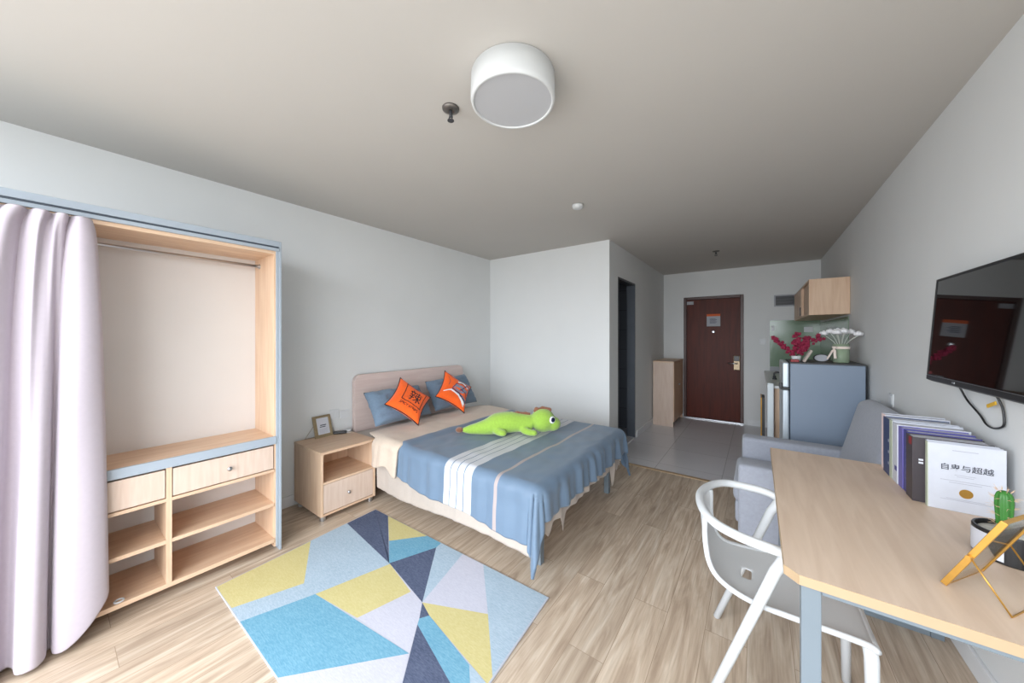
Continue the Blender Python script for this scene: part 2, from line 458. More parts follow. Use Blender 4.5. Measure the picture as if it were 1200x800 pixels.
# skirting boards
struct('baseboard_left', B(XL, XL + .014, YW, YA, 0, .09), M['base'], bevel=.003)
struct('baseboard_right', B(XR - .014, XR, YW, YE, 0, .09), M['base'], bevel=.003)
struct('baseboard_alcove', B(XL + .014, XH, YA - .014, YA, 0, .09), M['base'], bevel=.003)
bm = bmesh.new(); box(bm, XH, XH + .014, YA, BY0 - .05, 0, .09); box(bm, XH, XH + .014, BY1 + .05, YE, 0, .09)
struct('baseboard_hall', bm, M['base'], bevel=.003)
struct('baseboard_entrance', B(DX1 + .05, XR - .014, YE - .014, YE, 0, .09), M['base'], bevel=.003)
# bathroom doorway
d2 = struct('door_2', B(XH - .105, XH + .004, BY0, BY0 + .025, 0, BZ), M['darkgrey'])
struct('door_jamb', B(XH - .105, XH + .004, BY1 - .025, BY1, 0, BZ), M['jamb'], d2)
struct('door_head', B(XH - .105, XH + .004, BY0 + .025, BY1 - .025, BZ - .025, BZ), M['darkgrey'], d2)
struct('threshold', B(XH - .1, XH, BY0 + .025, BY1 - .025, 0.0001, .02), M['tile'], d2)
# entrance door
d1 = struct('door_1', B(DX0 + .045, DX1 - .045, YE + .02, YE + .06, .02, DZ - .045), M['door'], bevel=.003)
bm = bmesh.new()
box(bm, DX0, DX0 + .045, YE - .012, YE + .08, 0, DZ); box(bm, DX1 - .045, DX1, YE - .012, YE + .08, 0, DZ); box(bm, DX0 + .045, DX1 - .045, YE - .012, YE + .08, DZ - .045, DZ)
struct('door_frame', bm, M['doorframe'], d1, bevel=.003)
struct('threshold', B(DX0, DX1, YE - .02, YE + .08, 0.0, .018), M['steel'], d1, bevel=.003)
lk = struct('lock_plate', B(-.312, -.225, YE + .002, YE + .02, .86, 1.09), M['brass'], d1, bevel=.006)
struct('keypad', B(-.305, -.232, YE - .004, YE + .002, 1.0, 1.085), M['black'], lk, bevel=.004)
bm = bmesh.new(); tube(bm, [(-.265, YE + .01, .965), (-.265, YE - .045, .965), (-.285, YE - .05, .965), (-.385, YE - .05, .965)], .009, 10)
struct('lever_handle', bm, M['steel'], lk, smooth=True)
bm = bmesh.new(); lathe(bm, [(0, 0), (.022, 0), (.022, .012), (.012, .018), (0, .018)], seg=20); bm.transform(Matrix.Translation((-.592, YE + .02, 1.475)) @ Matrix.Rotation(PI / 2, 4, 'X'))
struct('peephole', bm, M['steel'], d1, smooth=False)
# unseen board added behind the door, so no outside light leaks round it
struct('light_block_board', B(DX0, DX1, YE + .085, YE + .1, 0, DZ), M['doorframe'], d1)

bm = bmesh.new(); box(bm, -.689, -.494, YE + .0165, YE + .0195, 1.568, 1.773, 0); box(bm, -.689, -.494, YE + .0155, YE + .017, 1.735, 1.773, 1)
box(bm, -.655, -.53, YE + .0155, YE + .017, 1.605, 1.70, 2)
for k in range(5): box(bm, -.645, -.56 + .02 * (k % 2), YE + .0148, YE + .016, 1.62 + k * .017, 1.627 + k * .017, 3)
tag(obj('paper_notice', bm, [M['noticegrey'], M['noticeorange'], M['lightink'], M['ink']]), 'small grey notice with orange header on the red-brown entrance door', 'notice')
tag(obj('number_plate', B(-.995, -.885, YE + .0165, YE + .0195, 1.945, 2.0), M['noticegrey'], bevel=.001), 'tiny pale sticker at the top corner of the entrance door', 'sticker')

# ================================================================== CEILING FIXTURES
lx, ly = -.84, 1.16
t = thing('ceiling_lamp', 'round white drum ceiling lamp with grey diffuser, switched off', 'ceiling lamp', (lx, ly, 2.385))
bm = bmesh.new(); lathe(bm, [(.168, 2.499), (.176, 2.495), (.178, 2.40), (.174, 2.388), (.166, 2.386), (.163, 2.39), (.163, 2.47)], lx, ly, 72)
obj('drum_shade', bm, M['lampbody'], t, smooth=True)
bm = bmesh.new(); lathe(bm, [(0, 2.392), (.1635, 2.392), (.1635, 2.40), (0, 2.40)], lx, ly, 72)
obj('diffuser', bm, M['diffuser'], t)
def sprinkler(x, y, label, s=1.0):
    t = thing('fire_sprinkler', label, 'sprinkler', (x, y, 2.44), 0, 'ceiling fire sprinklers')
    bm = bmesh.new(); lathe(bm, [(0, 2.499), (.041 * s, 2.499), (.040 * s, 2.492), (.024 * s, 2.486), (.014, 2.487), (0, 2.487)], x, y, 28)
    obj('escutcheon', bm, M['escut'], t, smooth=True)
    bm = bmesh.new(); lathe(bm, [(0, 2.49), (.008, 2.49), (.008, 2.462), (.005, 2.455), (0, 2.455)], x, y, 14)
    tube(bm, [(x - .008, y, 2.465), (x - .012, y, 2.452), (x - .006, y, 2.44)], .0025, 6); tube(bm, [(x + .008, y, 2.465), (x + .012, y, 2.452), (x + .006, y, 2.44)], .0025, 6)
    obj('sprinkler_head', bm, M['darkgrey'], t, smooth=True)
    bm = bmesh.new(); lathe(bm, [(0, 2.441), (.016, 2.441), (.016, 2.438), (0, 2.438)], x, y, 16)
    obj('deflector', bm, M['darkgrey'], t)
sprinkler(-1.195, 1.14, 'dark metal fire sprinkler on the ceiling beside the round lamp')
sprinkler(-.431, 5.06, 'fire sprinkler on the dim hall ceiling before the entrance door')
bm = bmesh.new(); lathe(bm, [(0, 2.499), (.045, 2.499), (.047, 2.49), (.04, 2.472), (.028, 2.466), (0, 2.465)], -1.216, 2.605, 32)
tag(obj('smoke_detector', bm, M['lampbody'], smooth=True), 'small white smoke detector on the ceiling above the bed foot', 'smoke detector')

# ================================================================== WARDROBE
WF, WB, WY0, WY1 = -2.533, -3.10, -0.74, 0.902
t = thing('wardrobe', 'open beech wardrobe with blue-grey metal trim, drawers and shelves, by the curtain', 'wardrobe', ((WF + WB) / 2, .08, 0))
XBK = -2.885
obj('side_panel', B(WB, WF - .012, WY1 - .039, WY1 - .012, .03, 1.96), M['woodz'], t, bevel=.001)
obj('side_panel', B(WB, WF - .012, WY0 + .012, WY0 + .039, .03, 1.96), M['woodz'], t, bevel=.001)
obj('top_panel', B(WB, WF - .012, WY0 + .039, WY1 - .039, 1.935, 1.96), M['woody'], t, bevel=.001)
obj('back_panel', B(XBK - .012, XBK, WY0 + .039, WY1 - .039, .085, 1.935), M['cream'], t)
obj('bottom_panel', B(XBK, WF - .004, WY0 + .039, WY1 - .039, .062, .085), M['woody'], t, bevel=.001)
ct = obj('counter_shelf', B(XBK, WF - .016, WY0 + .039, WY1 - .039, .722, .748), M['woody'], t, bevel=.001)
obj('counter_edge', B(WF - .016, WF, WY0 + .03, WY1 - .029, .70, .75), M['trim'], ct, bevel=.002)
obj('divider', B(XBK, WF - .006, .367, .389, .085, .70), M['woodz'], t, bevel=.001)
obj('divider', B(XBK, WF - .006, -.23, -.208, .085, .70), M['woodz'], t, bevel=.001)
obj('shelf', B(XBK, WF - .008, .389, WY1 - .039, .296, .316), M['woody'], t, bevel=.001)
obj('shelf', B(XBK, WF - .008, -.208, .367, .296, .316), M['woody'], t, bevel=.001)
obj('drawer_rail', B(XBK, WF - .006, .389, WY1 - .039, .520, .537), M['woody'], t, bevel=.001)
obj('drawer_rail', B(XBK, WF - .006, -.208, .367, .520, .537), M['woody'], t, bevel=.001)
for (a, b, ky) in ((.393, WY1 - .044, .63), (-.204, .363, .08)):
    d = obj('drawer', B(XBK + .05, WF - .008, a, b, .543, .690), M['woodfront'], t, bevel=.001)
    bm = bmesh.new(); lathe(bm, [(0, 0), (.006, 0), (.006, .012), (.012, .018), (.012, .024), (0, .027)], seg=16)
    bm.transform(Matrix.Translation((WF - .008, ky, .617)) @ Matrix.Rotation(PI / 2, 4, 'Y')); obj('knob', bm, M['steel'], d, smooth=True)
# metal outline
bm = bmesh.new(); box(bm, WB, WF, WY1 - .012, WY1, 0, 2.02); box(bm, WF - .012, WF - .004, WY1 - .03, WY1 - .012, 0.03, 1.965)
obj('upright_trim', bm, M['trim'], t, bevel=.002)
bm = bmesh.new(); box(bm, WB, WF, WY0, WY0 + .012, 0, 2.02); box(bm, WF - .012, WF - .004, WY0 + .012, WY0 + .03, 0.03, 1.965)
obj('upright_trim', bm, M['trim'], t, bevel=.002)
bm = bmesh.new(); box(bm, WB, WF, WY0 + .012, WY1 - .012, 1.985, 2.02)
obj('top_trim', bm, M['trim'], t, bevel=.002)
bm = bmesh.new(); box(bm, WF - .03, WF + .004, WY0 + .012, WY1 - .014, 1.955, 1.974); box(bm, WF - .028, WF - .008, WY0 + .012, WY1 - .014, 1.974, 1.985, 1)
obj('curtain_track', bm, [M['trim'], M['trimdark']], t, bevel=.0015)
bm = bmesh.new(); tube(bm, [(-2.80, WY0 + .03, 1.885), (-2.80, WY1 - .035, 1.885)], .0085, 14)
rod = obj('hanging_rod', bm, M['steel'], t, smooth=True)
bm = bmesh.new(); lathe(bm, [(0, 0), (.018, 0), (.018, .006), (.012, .008), (.012, .02), (0, .02)], seg=20); bm.transform(Matrix.Translation((-2.80, WY1 - .039, 1.885)) @ Matrix.Rotation(PI / 2, 4, 'X'))
obj('rod_socket', bm, M['steel'], rod)

# curtain hung across the left half of the wardrobe
def plan(tbl, n):
    return catmull([(x, y, 0) for (y, x) in tbl], n)
BOT = [(.170, -2.525), (.160, -2.490), (.120, -2.462), (.07, -2.452), (.03, -2.455), (.010, -2.475), (.004, -2.520), (-.006, -2.522), (-.010, -2.470), (-.030, -2.430), (-.060, -2.425), (-.082, -2.445), (-.090, -2.500), (-.105, -2.526), (-.125, -2.505), (-.14, -2.45), (-.19, -2.43),
       (-.235, -2.46), (-.245, -2.52), (-.26, -2.52), (-.27, -2.46), (-.32, -2.43), (-.37, -2.46), (-.385, -2.52), (-.40, -2.52), (-.41, -2.46), (-.46, -2.43), (-.52, -2.46), (-.54, -2.52), (-.56, -2.47), (-.62, -2.44), (-.68, -2.48), (-.70, -2.51)]
TOP = [(.118, -2.505), (.108, -2.482), (.09, -2.470), (.075, -2.474), (.062, -2.505), (.056, -2.512), (.048, -2.470), (.035, -2.462), (.022, -2.475), (.014, -2.512), (.006, -2.512), (-.004, -2.470), (-.018, -2.462), (-.034, -2.470), (-.046, -2.512), (-.054, -2.512), (-.062, -2.472), (-.078, -2.462),
       (-.095, -2.470), (-.108, -2.512), (-.118, -2.512), (-.13, -2.47), (-.16, -2.462), (-.19, -2.472), (-.21, -2.512), (-.225, -2.475), (-.26, -2.462), (-.30, -2.472), (-.315, -2.512), (-.33, -2.475), (-.40, -2.462), (-.46, -2.49), (-.50, -2.505)]
pb, pt = plan(BOT, 6), plan(TOP, 6)
nP = len(pb) - 1
def curt(u, v):
    i = min(int(u * nP + .5), nP)
    k = v ** 0.42
    a, b = pt[i], pb[i]
    x = a.x * (1 - k) + b.x * k; y = a.y * (1 - k) + b.y * k
    hem = .018 + .15 * max(0, min(1, (y - .03) / .14)) ** 1.6
    z = 1.945 * (1 - v) + hem * v
    w = .5 * math.sin(PI * v)
    x += .012 * w * noise.noise(Vector((y * 9, z * 1.7, 3.1))); y += .012 * w * noise.noise(Vector((y * 7, z * 1.3, 8.4)))
    return (x, y, z)
bm = bmesh.new(); grid(bm, curt, nP, 40)
tag(obj('curtain', bm, M['curtain'], smooth=True, solid=.003, subsurf=1), 'pale lilac-grey curtain drawn aside across the open wardrobe', 'curtain')
bm = bmesh.new(); tube(bm, catmull([(-2.56 + .016 * math.cos(a), .205 + .016 * math.sin(a), .0892) for a in [k * PI / 4 for k in range(8)]], 4, True), .0035, 8, True)
tag(obj('plastic_ring', bm, M['white'], smooth=True), 'small white ring on the bottom wardrobe shelf beside the curtain hem', 'ring')

# ================================================================== NIGHTSTAND
nx0, nx1, ny0, ny1 = -3.10, -2.637, 1.196, 1.640
t = thing('nightstand', 'beech nightstand with open shelf and one drawer beside the bed', 'nightstand', ((nx0 + nx1) / 2, (ny0 + ny1) / 2, 0))
obj('side_panel', B(nx0, nx1, ny0, ny0 + .018, .042, .507), M['woodz'], t, bevel=.001)
obj('side_panel', B(nx0, nx1, ny1 - .018, ny1, .042, .507), M['woodz'], t, bevel=.001)
obj('top_panel', B(nx0, nx1 + .004, ny0 - .002, ny1 + .002, .507, .527), M['woody'], t, bevel=.0015)
obj('back_panel', B(nx0 + .03, nx0 + .04, ny0 + .018, ny1 - .018, .06, .40), M['woodz'], t)
obj('shelf', B(nx0 + .04, nx1 - .002, ny0 + .018, ny1 - .018, .279, .296), M['woody'], t, bevel=.001)
obj('bottom_panel', B(nx0 + .04, nx1, ny0 + .018, ny1 - .018, .042, .058), M['woody'], t, bevel=.001)
d = obj('drawer', B(nx0 + .08, nx1 - .003, ny0 + .021, ny1 - .021, .062, .276), M['woodfront'], t, bevel=.001)
bm = bmesh.new(); lathe(bm, [(0, 0), (.006, 0), (.006, .012), (.012, .018), (.012, .024), (0, .027)], seg=16); bm.transform(Matrix.Translation((nx1 - .003, 1.405, .165)) @ Matrix.Rotation(PI / 2, 4, 'Y'))
obj('knob', bm, M['steel'], d, smooth=True)
for fx in (nx0 + .05, nx1 - .035):
    for fy in (ny0 + .03, ny1 - .03):
        bm = bmesh.new(); lathe(bm, [(0, 0), (.02, 0), (.022, .004), (.022, .042), (0, .042)], fx, fy, 20); obj('foot', bm, M['steel'], t)

# photo frame on the nightstand: base edge on the top, leaning back on a wire
def slab_frame(corners, th):
    """Local frame (u along width, v up the lean, n out of the front) from base-left, base-right and top-left points."""
    a, b, c = (Vector(p) for p in corners)
    u = (b - a); w = u.length; u.normalize(); v = (c - a); v -= u * v.dot(u); h = v.length; v.normalize(); n = u.cross(v)
    m = Matrix((u, v, n)).transposed().to_4x4(); m.translation = a
    return m, w, h
def framed(parent, m, w, h, bw, th, mats, print_fn=None):
    bm = bmesh.new()
    box(bm, 0, w, 0, bw, -th, 0); box(bm, 0, w, h - bw, h, -th, 0); box(bm, 0, bw, bw, h - bw, -th, 0); box(bm, w - bw, w, bw, h - bw, -th, 0)
    bm.transform(m); obj('frame_border', bm, mats[0], parent, bevel=.001)
fa, fb, fc = Vector((-3.035, 1.335, .527)), Vector((-3.045, 1.488, .527)), Vector((-3.090, 1.300, .527 + .178))
t = thing('photo_frame', 'small metal photo frame with white card standing on the nightstand', 'photo frame', tuple((fa + fb) / 2))
m, w, h = slab_frame((fa, fb, fc), .01)
framed(t, m, w, h, .014, .010, [M['oldgold']])
bm = bmesh.new(); box(bm, .014, w - .014, .014, h - .014, -.0075, -.0060); bm.transform(m); obj('backing', bm, M['oldgold'], t)
bm = bmesh.new(); box(bm, .030, w - .022, .026, h - .020, -.0055, -.0040, 0)
box(bm, .056, .108, .100, .108, -.0040, -.0036, 1); box(bm, .050, .100, .086, .093, -.0040, -.0036, 1)
for k in range(5): box(bm, .044, .118 - .008 * (k % 2), .038 + k * .008, .040 + k * .008, -.0040, -.0036, 2)
bm.transform(m); obj('card', bm, [M['paper'], M['ink'], M['lightink']], t)
bm = bmesh.new(); tube(bm, [m @ Vector((.01, h * .62, -.010)), Vector((-3.097, 1.275, .5285)), Vector((-3.097, 1.40, .5285)), m @ Vector((w - .03, h * .62, -.010))], .0018, 8)
obj('easel_wire', bm, M['oldgold'], t, smooth=True)
bm = bmesh.new(); box(bm, -.055, .055, -.028, .028, .0, .018); bm.transform(Matrix.Translation((-3.04, 1.545, .5272)) @ Matrix.Rotation(1.0, 4, 'Z'))
tag(obj('gadget', bm, M['black'], bevel=.006, segs=3), 'flat black rounded gadget lying on the nightstand beside the photo frame', 'gadget')
t = thing('charger', 'white charger with cable lying at the back of the nightstand near the bed', 'charger', (-3.05, 1.615, .5272))
bm = bmesh.new(); box(bm, -3.085, -3.02, 1.595, 1.635, .5272, .549); obj('charger_block', bm, M['white'], t, bevel=.005, segs=3)
bm = bmesh.new(); tube(bm, catmull([(-3.05, 1.595, .536), (-3.055, 1.585, .5305), (-3.02, 1.578, .5305), (-2.985, 1.60, .5305), (-3.0, 1.632, .5305)], 8), .0025, 8); obj('cable', bm, M['white'], t, smooth=True)

def plate(name, x, y, z, w, h, axis, label, group, rock=1, dirn=1):
    """Wall plate with rockers. axis 'X' hangs on an X wall, 'Y' on a Y wall."""
    t = thing(name, label, 'switch' if 'switch' in name else 'socket', (x, y, z - h / 2), 0, group)
    def bx(a0, a1, z0, z1, d0, d1):
        return B(x + dirn * d0, x + dirn * d1, y + a0, y + a1, z + z0, z + z1) if axis == 'X' else B(x + a0, x + a1, y - d1, y - d0, z + z0, z + z1)
    obj('plate', bx(-w / 2, w / 2, -h / 2, h / 2, .0005, .008), M['white'], t, bevel=.002)
    for k in range(rock):
        a = -w / 2 + w * (k + .5) / rock
        obj('rocker' if 'switch' in name else 'socket_face', bx(a - w / rock * .36, a + w / rock * .36, -h * .34, h * .34, .008, .0105), M['white'], t, bevel=.001)
plate('wall_switch', XL, 1.530, .692, .086, .086, 'X', 'white double switch plate on the wall above the nightstand', None, 2)
plate('wall_socket', XL, 1.628, .678, .086, .070, 'X', 'white socket plate between the double switch and the headboard', None, 1)
plate('wall_switch', XR, 3.345, .972, .086, .086, 'X', 'white switch plate on the side wall above the grey sofa', None, 1, -1)
plate('wall_switch', .069, YE, 1.32, .075, .086, 'Y', 'white switch plate beside the entrance door frame', None, 1)

# ================================================================== BED
bx1, by0, by1, bz = -1.06, 1.685, 3.095, .515
t = thing('bed', 'double bed frame with pale wood headboard and blue-grey metal legs', 'bed', (-2.05, 2.4, 0))
def rrect(a0, a1, b0, b1, r, n=8):
    pts = [(a0, b0), (a1, b0)]
    pts += [(a1 - r + r * math.cos(k * PI / 2 / n), b1 - r + r * math.sin(k * PI / 2 / n)) for k in range(n + 1)]
    pts += [(a0 + r - r * math.sin(k * PI / 2 / n), b1 - r + r * math.cos(k * PI / 2 / n)) for k in range(n + 1)]
    return pts
bm = bmesh.new(); prism(bm, rrect(1.69, 3.13, .06, 1.035, .07), 'X', -3.105, -3.055); obj('headboard', bm, M['headboard'], t, bevel=.004)
bm = bmesh.new(); box(bm, -3.05, -1.085, by0 + .03, by0 + .06, .25, .29); box(bm, -3.05, -1.085, by1 - .06, by1 - .03, .25, .29)
box(bm, -1.115, -1.085, by0 + .06, by1 - .06, .25, .29); obj('side_rail', bm, M['leg'], t, bevel=.003)
bm = bmesh.new()
for k in range(14): box(bm, -2.98 + k * .134, -2.91 + k * .134, by0 + .06, by1 - .06, .275, .289)
obj('slats', bm, M['woody'], t)
for (x, y) in ((-1.09, 1.785), (-1.09, 2.945), (-2.98, 1.755), (-2.98, 3.01)):
    obj('leg', B(x - .022, x + .022, y - .022, y + .022, 0, .25), M['leg'], t, bevel=.004)
bm = bmesh.new(); box(bm, -3.045, -1.075, by0 + .02, by1 - .02, .291, .484)
obj('mattress', bm, M['whitecloth'], t, bevel=.04, segs=4, smooth=False)

def nz(x, y, z=0.0): return noise.noise(Vector((x, y, z)))
def drape(x, y, x1, y0, y1, top, R, flare, folds, lift=0.0, cf=.10, cfl=.16, cfx=0.0, cfs=0.0):
    """Cloth laid over the mattress box; x past x1 or y past y0/y1 hangs down."""
    du = max(0.0, x - x1); dn = max(0.0, y0 - y); df = max(0.0, y - y1); dv = max(dn, df)
    px, py = min(x, x1), min(max(y, y0), y1)
    s = math.hypot(du, dv)
    z = top + lift
    if s < 1e-6:
        return Vector((px, py, z + .006 * nz(x * 5, y * 5, 1.0) + .005 * nz(x * 12, y * 9, 4.0)))
    dx, dy = du / s, (-dn if dn > 0 else df) / s
    corner = min(du, dv) / max(du, dv, 1e-6) if du > 0 and dv > 0 else 0.0
    if dn > 0 and du == 0: a = -.36 - (x1 - x)
    elif df > 0 and du == 0: a = (y1 - y0) + .36 + (x1 - x)
    elif dn > 0: a = -.36 * math.atan2(dn, du) / (PI / 2)
    elif df > 0: a = (y1 - y0) + .36 * math.atan2(df, du) / (PI / 2)
    else: a = y - y0
    se = s * (1 + cf * corner)
    q = R * PI / 2
    if se < q: out, dn_ = R * math.sin(se / R), R * (1 - math.cos(se / R))
    else: out, dn_ = R + (se - q) * (flare + cfl * corner), R + (se - q) * (1 - .04 * corner)
    dx *= 1 - cfx * corner
    k = min(1.0, se / .16); k = k * k * (3 - 2 * k)
    foot = 1.0 if du > 0 else 0.35
    fl = folds * foot * k * (.6 * math.sin(a * 31 + 2.1 * nz(a * 4, 0, 2.0)) + .5 * math.sin(a * 57 + 3 * nz(a * 6, 1, 5.0)) + .6 * nz(a * 14, s * 3, 7.0))
    fl += .006 * nz(x * 9, y * 9, z * 9)
    px -= cfs * corner * min(1.0, s / .25)
    return Vector((px + dx * (out + fl), py + dy * (out + fl), z - dn_ + .006 * (1 - k) * nz(x * 5, y * 5, 1.0)))

def ymap(v, a, b, La, Lb, f=.22):
    """Cloth width coordinate: near overhang, top, far overhang in fixed shares of v."""
    if v < f: return a - La * (1 - v / f)
    if v > 1 - f: return b + Lb * (v - 1 + f) / f
    return a + (b - a) * (v - f) / (1 - 2 * f)
# cream sheet: hangs below the duvet
def sheet_pt(u, v):
    x = -3.03 + u * (bx1 + 3.03 + .275)
    xs = min(1, max(0, (x + 2.62) / 1.5)); kx = min(1, max(0, (x + 2.645) / .03))
    L = .05 + (.345 + .012 * math.sin(x * 5) + .018 * (1 - xs)) * kx
    y = ymap(v, by0, by1, L, .345)
    p = drape(x, y, bx1, by0, by1, bz - .012, .03, .02, .010 * kx, 0, -.32, .0)
    if x > bx1 and by0 - .04 < y < by1 + .04:
        d = (x - bx1) / .275
        drip = .0
        for (c, wd, a) in ((1.78, .06, .06), (1.97, .05, .12), (2.5, .16, -.02), (2.90, .028, .20), (3.02, .06, .06)):
            drip += a * max(0, 1 - abs(y - c) / wd)
        p.z -= drip * max(0, d - .3) / .7
    return p
bm = bmesh.new(); grid(bm, sheet_pt, 130, 160)
tag(obj('bed_sheet', bm, M['sheet'], smooth=True, solid=.003), 'cream sheet hanging out below the blue-grey duvet', 'sheet')

# duvet with turned back beige lining
DT = bz + .022
def duvet_flat(u, v):
    x = -2.32 + u * (bx1 + 2.32 + .245)
    xs = min(1, max(0, (x + 2.32) / 1.2))
    x0 = x
    Ln = .300 + .065 * xs + .012 * math.sin(x * 9)
    Lf = .34
    y = ymap(v, by0 - .012, by1 + .012, Ln - .012, Lf)
    return x0, y
def duvet_pt(u, v):
    x, y = duvet_flat(u, v)
    p = drape(x, y, bx1 + .015, by0 - .012, by1 + .012, DT, .06, .05, .017, 0, .34, .28, .25, .02)
    p.z += .016 * math.exp(-((x + 2.27) / .05) ** 2)
    return p
t = thing('duvet', 'blue-grey duvet with white stripes and turned-back beige lining on the bed', 'duvet', (-1.8, 2.4, .3))
bm = bmesh.new(); grid(bm, duvet_pt, 130, 170, duvet_flat)
obj('duvet_cover', bm, M['duvet'], t, smooth=True, solid=.018)
def fold_pt(u, v):
    x = -2.80 + u * .54
    Ln = .270 + .03 * u + .015 * math.sin(u * 9)
    y = ymap(v, by0 - .035, by1 + .02, Ln - .035, .18)
    hg = min(1, max(0, by0 - y) / .05)
    x += .185 * hg * (1 - u) + .03 * max(0, by0 - y) / .2 * (1 - u) + .02 * nz(y * 2, 0, 9)
    p = drape(x, y, bx1, by0 - .035, by1 + .02, DT + .012, .06, .08, .016, 0)
    p.z += .022 * math.sin(PI * min(1, max(0, u))) ** .5 - .012
    p.z += .010 * nz(x * 6, y * 3, 12)
    return p
bm = bmesh.new(); grid(bm, fold_pt, 40, 120)
tag(obj('turned_back_lining', bm, M['beige'], t, smooth=True, solid=.022), 'beige lining folded over')

# ---- pillows
def cushion(bm, c, th, n=26, pinch=.10, wr=.004, seed=0.0, mi=0, normal=None):
    """Stuffed cushion over the quad c (bl, br, tr, tl): bilinear sheet, both faces swelled."""
    a, b, cc, d = (Vector(p) for p in c)
    nrm = (b - a).cross(d - a).normalized() if normal is None else Vector(normal)
    def pt(u, v, s):
        U, V = 2 * u - 1, 2 * v - 1
        U2 = U * (1 - pinch * (1 - V * V)); V2 = V * (1 - pinch * (1 - U * U))
        uu, vv = (U2 + 1) / 2, (V2 + 1) / 2
        p = a * (1 - uu) * (1 - vv) + b * uu * (1 - vv) + cc * uu * vv + d * (1 - uu) * vv
        h = max(0, (1 - U ** 4) * (1 - V ** 4)) ** .55
        w = wr * h * (noise.noise(Vector((u * 7, v * 7, seed + s))) * 1.6 + noise.noise(Vector((u * 16, v * 16, seed + s * 3))))
        return p + nrm * (s * th / 2 * h + w)
    grid(bm, lambda u, v: pt(u, v, 1), n, n, mi=mi)
    grid(bm, lambda u, v: pt(u, v, -1), n, n, mi=mi)
    bmesh.ops.remove_doubles(bm, verts=bm.verts, dist=.0008)
    return pt
PZ = .545
def pil(name, c, th, m, label, cat, **k):
    bm = bmesh.new(); cushion(bm, c, th, **k)
    return tag(obj(name, bm, m, smooth=True), label, cat)
pil('bed_pillow', [(-2.755, 1.715, .592), (-2.755, 2.36, .592), (-2.965, 2.35, .875), (-2.965, 1.72, .875)], .17, M['bluepillow'], 'blue-grey bed pillow by the nightstand, against the headboard', 'pillow', wr=.016, seed=1.0, pinch=.04)
pil('bed_pillow', [(-2.78, 2.43, .60), (-2.78, 3.09, .60), (-2.965, 3.06, .93), (-2.965, 2.44, .90)], .17, M['bluepillow'], 'blue-grey bed pillow on the far side, between the orange cushions and headboard', 'pillow', wr=.016, seed=5.0, pinch=.04)

def orange_cushion(name, c, label, deco, th=.12):
    t = thing(name, label, 'cushion', tuple((Vector(c[0]) + Vector(c[1]) + Vector(c[2]) + Vector(c[3])) / 4 - Vector((0, 0, .2))))
    bm = bmesh.new(); pt = cushion(bm, c, th, pinch=.15, wr=.004, seed=3.0, n=30)
    obj('cushion_cover', bm, M['orange'], t, smooth=True)
    a, b, cc, d = (Vector(p) for p in c)
    nrm = (b - a).cross(d - a).normalized()
    # dark piped edge
    bm = bmesh.new(); ring = []
    for k in range(24): ring.append(pt(k / 24, 0, 0))
    for k in range(24): ring.append(pt(1, k / 24, 0))
    for k in range(24): ring.append(pt(1 - k / 24, 1, 0))
    for k in range(24): ring.append(pt(0, 1 - k / 24, 0))
    tube(bm, ring, .005, 8, True); obj('piping', bm, M['printblack'], t, smooth=True)
    def stamp(poly, bm, lift=.0025, mi=0, n=14):
        """Lay a thin printed strip (list of uv points, with width) on the swelled face."""
        pts = [Vector(p) for p in poly]
    deco(t, pt, nrm)
    return t
def strip(bm, pt, nrm, line, w, mi=0, lift=.0016):
    """Printed ribbon of width w (uv units) following a uv polyline on the cushion face."""
    L = [Vector((p[0], p[1], 0)) for p in line]
    dense = []
    for p, q in zip(L, L[1:]):
        n = max(1, int((q - p).length / .03))
        dense += [p.lerp(q, k / n) for k in range(n)]
    dense.append(L[-1]); prev = None
    W = w if isinstance(w, (list, tuple)) else (w, w)
    for i, p in enumerate(dense):
        tg = (dense[min(i + 1, len(dense) - 1)] - dense[max(i - 1, 0)]).normalized(); sd = Vector((-tg.y, tg.x, 0))
        ww = W[0] + (W[1] - W[0]) * i / max(1, len(dense) - 1)
        e = [bm.verts.new(pt(min(.99, max(.01, (p + sd * ww / 2 * s).x)), min(.99, max(.01, (p + sd * ww / 2 * s).y)), 1) + nrm * lift) for s in (-1, 1)]
        if prev: bm.faces.new((prev[0], e[0], e[1], prev[1])).material_index = mi
        prev = e
def print_text(bm, pt, nrm, s, size, u, v, lift=.0016, align='CENTER', mi=0, bold=0.0):
    tb = bmesh.new(); text_into(tb, s, size, Matrix.Identity(4), extrude=0, align=align, bold=bold)
    bmesh.ops.subdivide_edges(tb, edges=[e for e in tb.edges if e.calc_length() > .05], cuts=1)
    for vt in tb.verts:
        x, y = vt.co.x + u, vt.co.y + v
        vt.co = pt(min(.99, max(.01, x)), min(.99, max(.01, y)), 1) + nrm * lift
    me = bpy.data.meshes.new('tmp'); tb.to_mesh(me); tb.free()
    n0 = len(bm.faces); bm.from_mesh(me); bpy.data.meshes.remove(me); bm.faces.ensure_lookup_table()
    for f in bm.faces[n0:]: f.material_index = mi
def deco_text(t, pt, nrm):
    bm = bmesh.new()
    for ln in ([(.22, .30), (.86, .30)], [(.86, .30), (.86, .90)], [(.86, .90), (.22, .90)], [(.22, .90), (.22, .30)]):
        strip(bm, pt, nrm, ln, .022)
    print_text(bm, pt, nrm, '\u8fa3', .42, .58, .43, bold=.0015)
    print_text(bm, pt, nrm, 'SPICY STRIPS', .105, .52, .15, bold=.0015)
    obj('printed_motif', bm, M['printblack'], t)
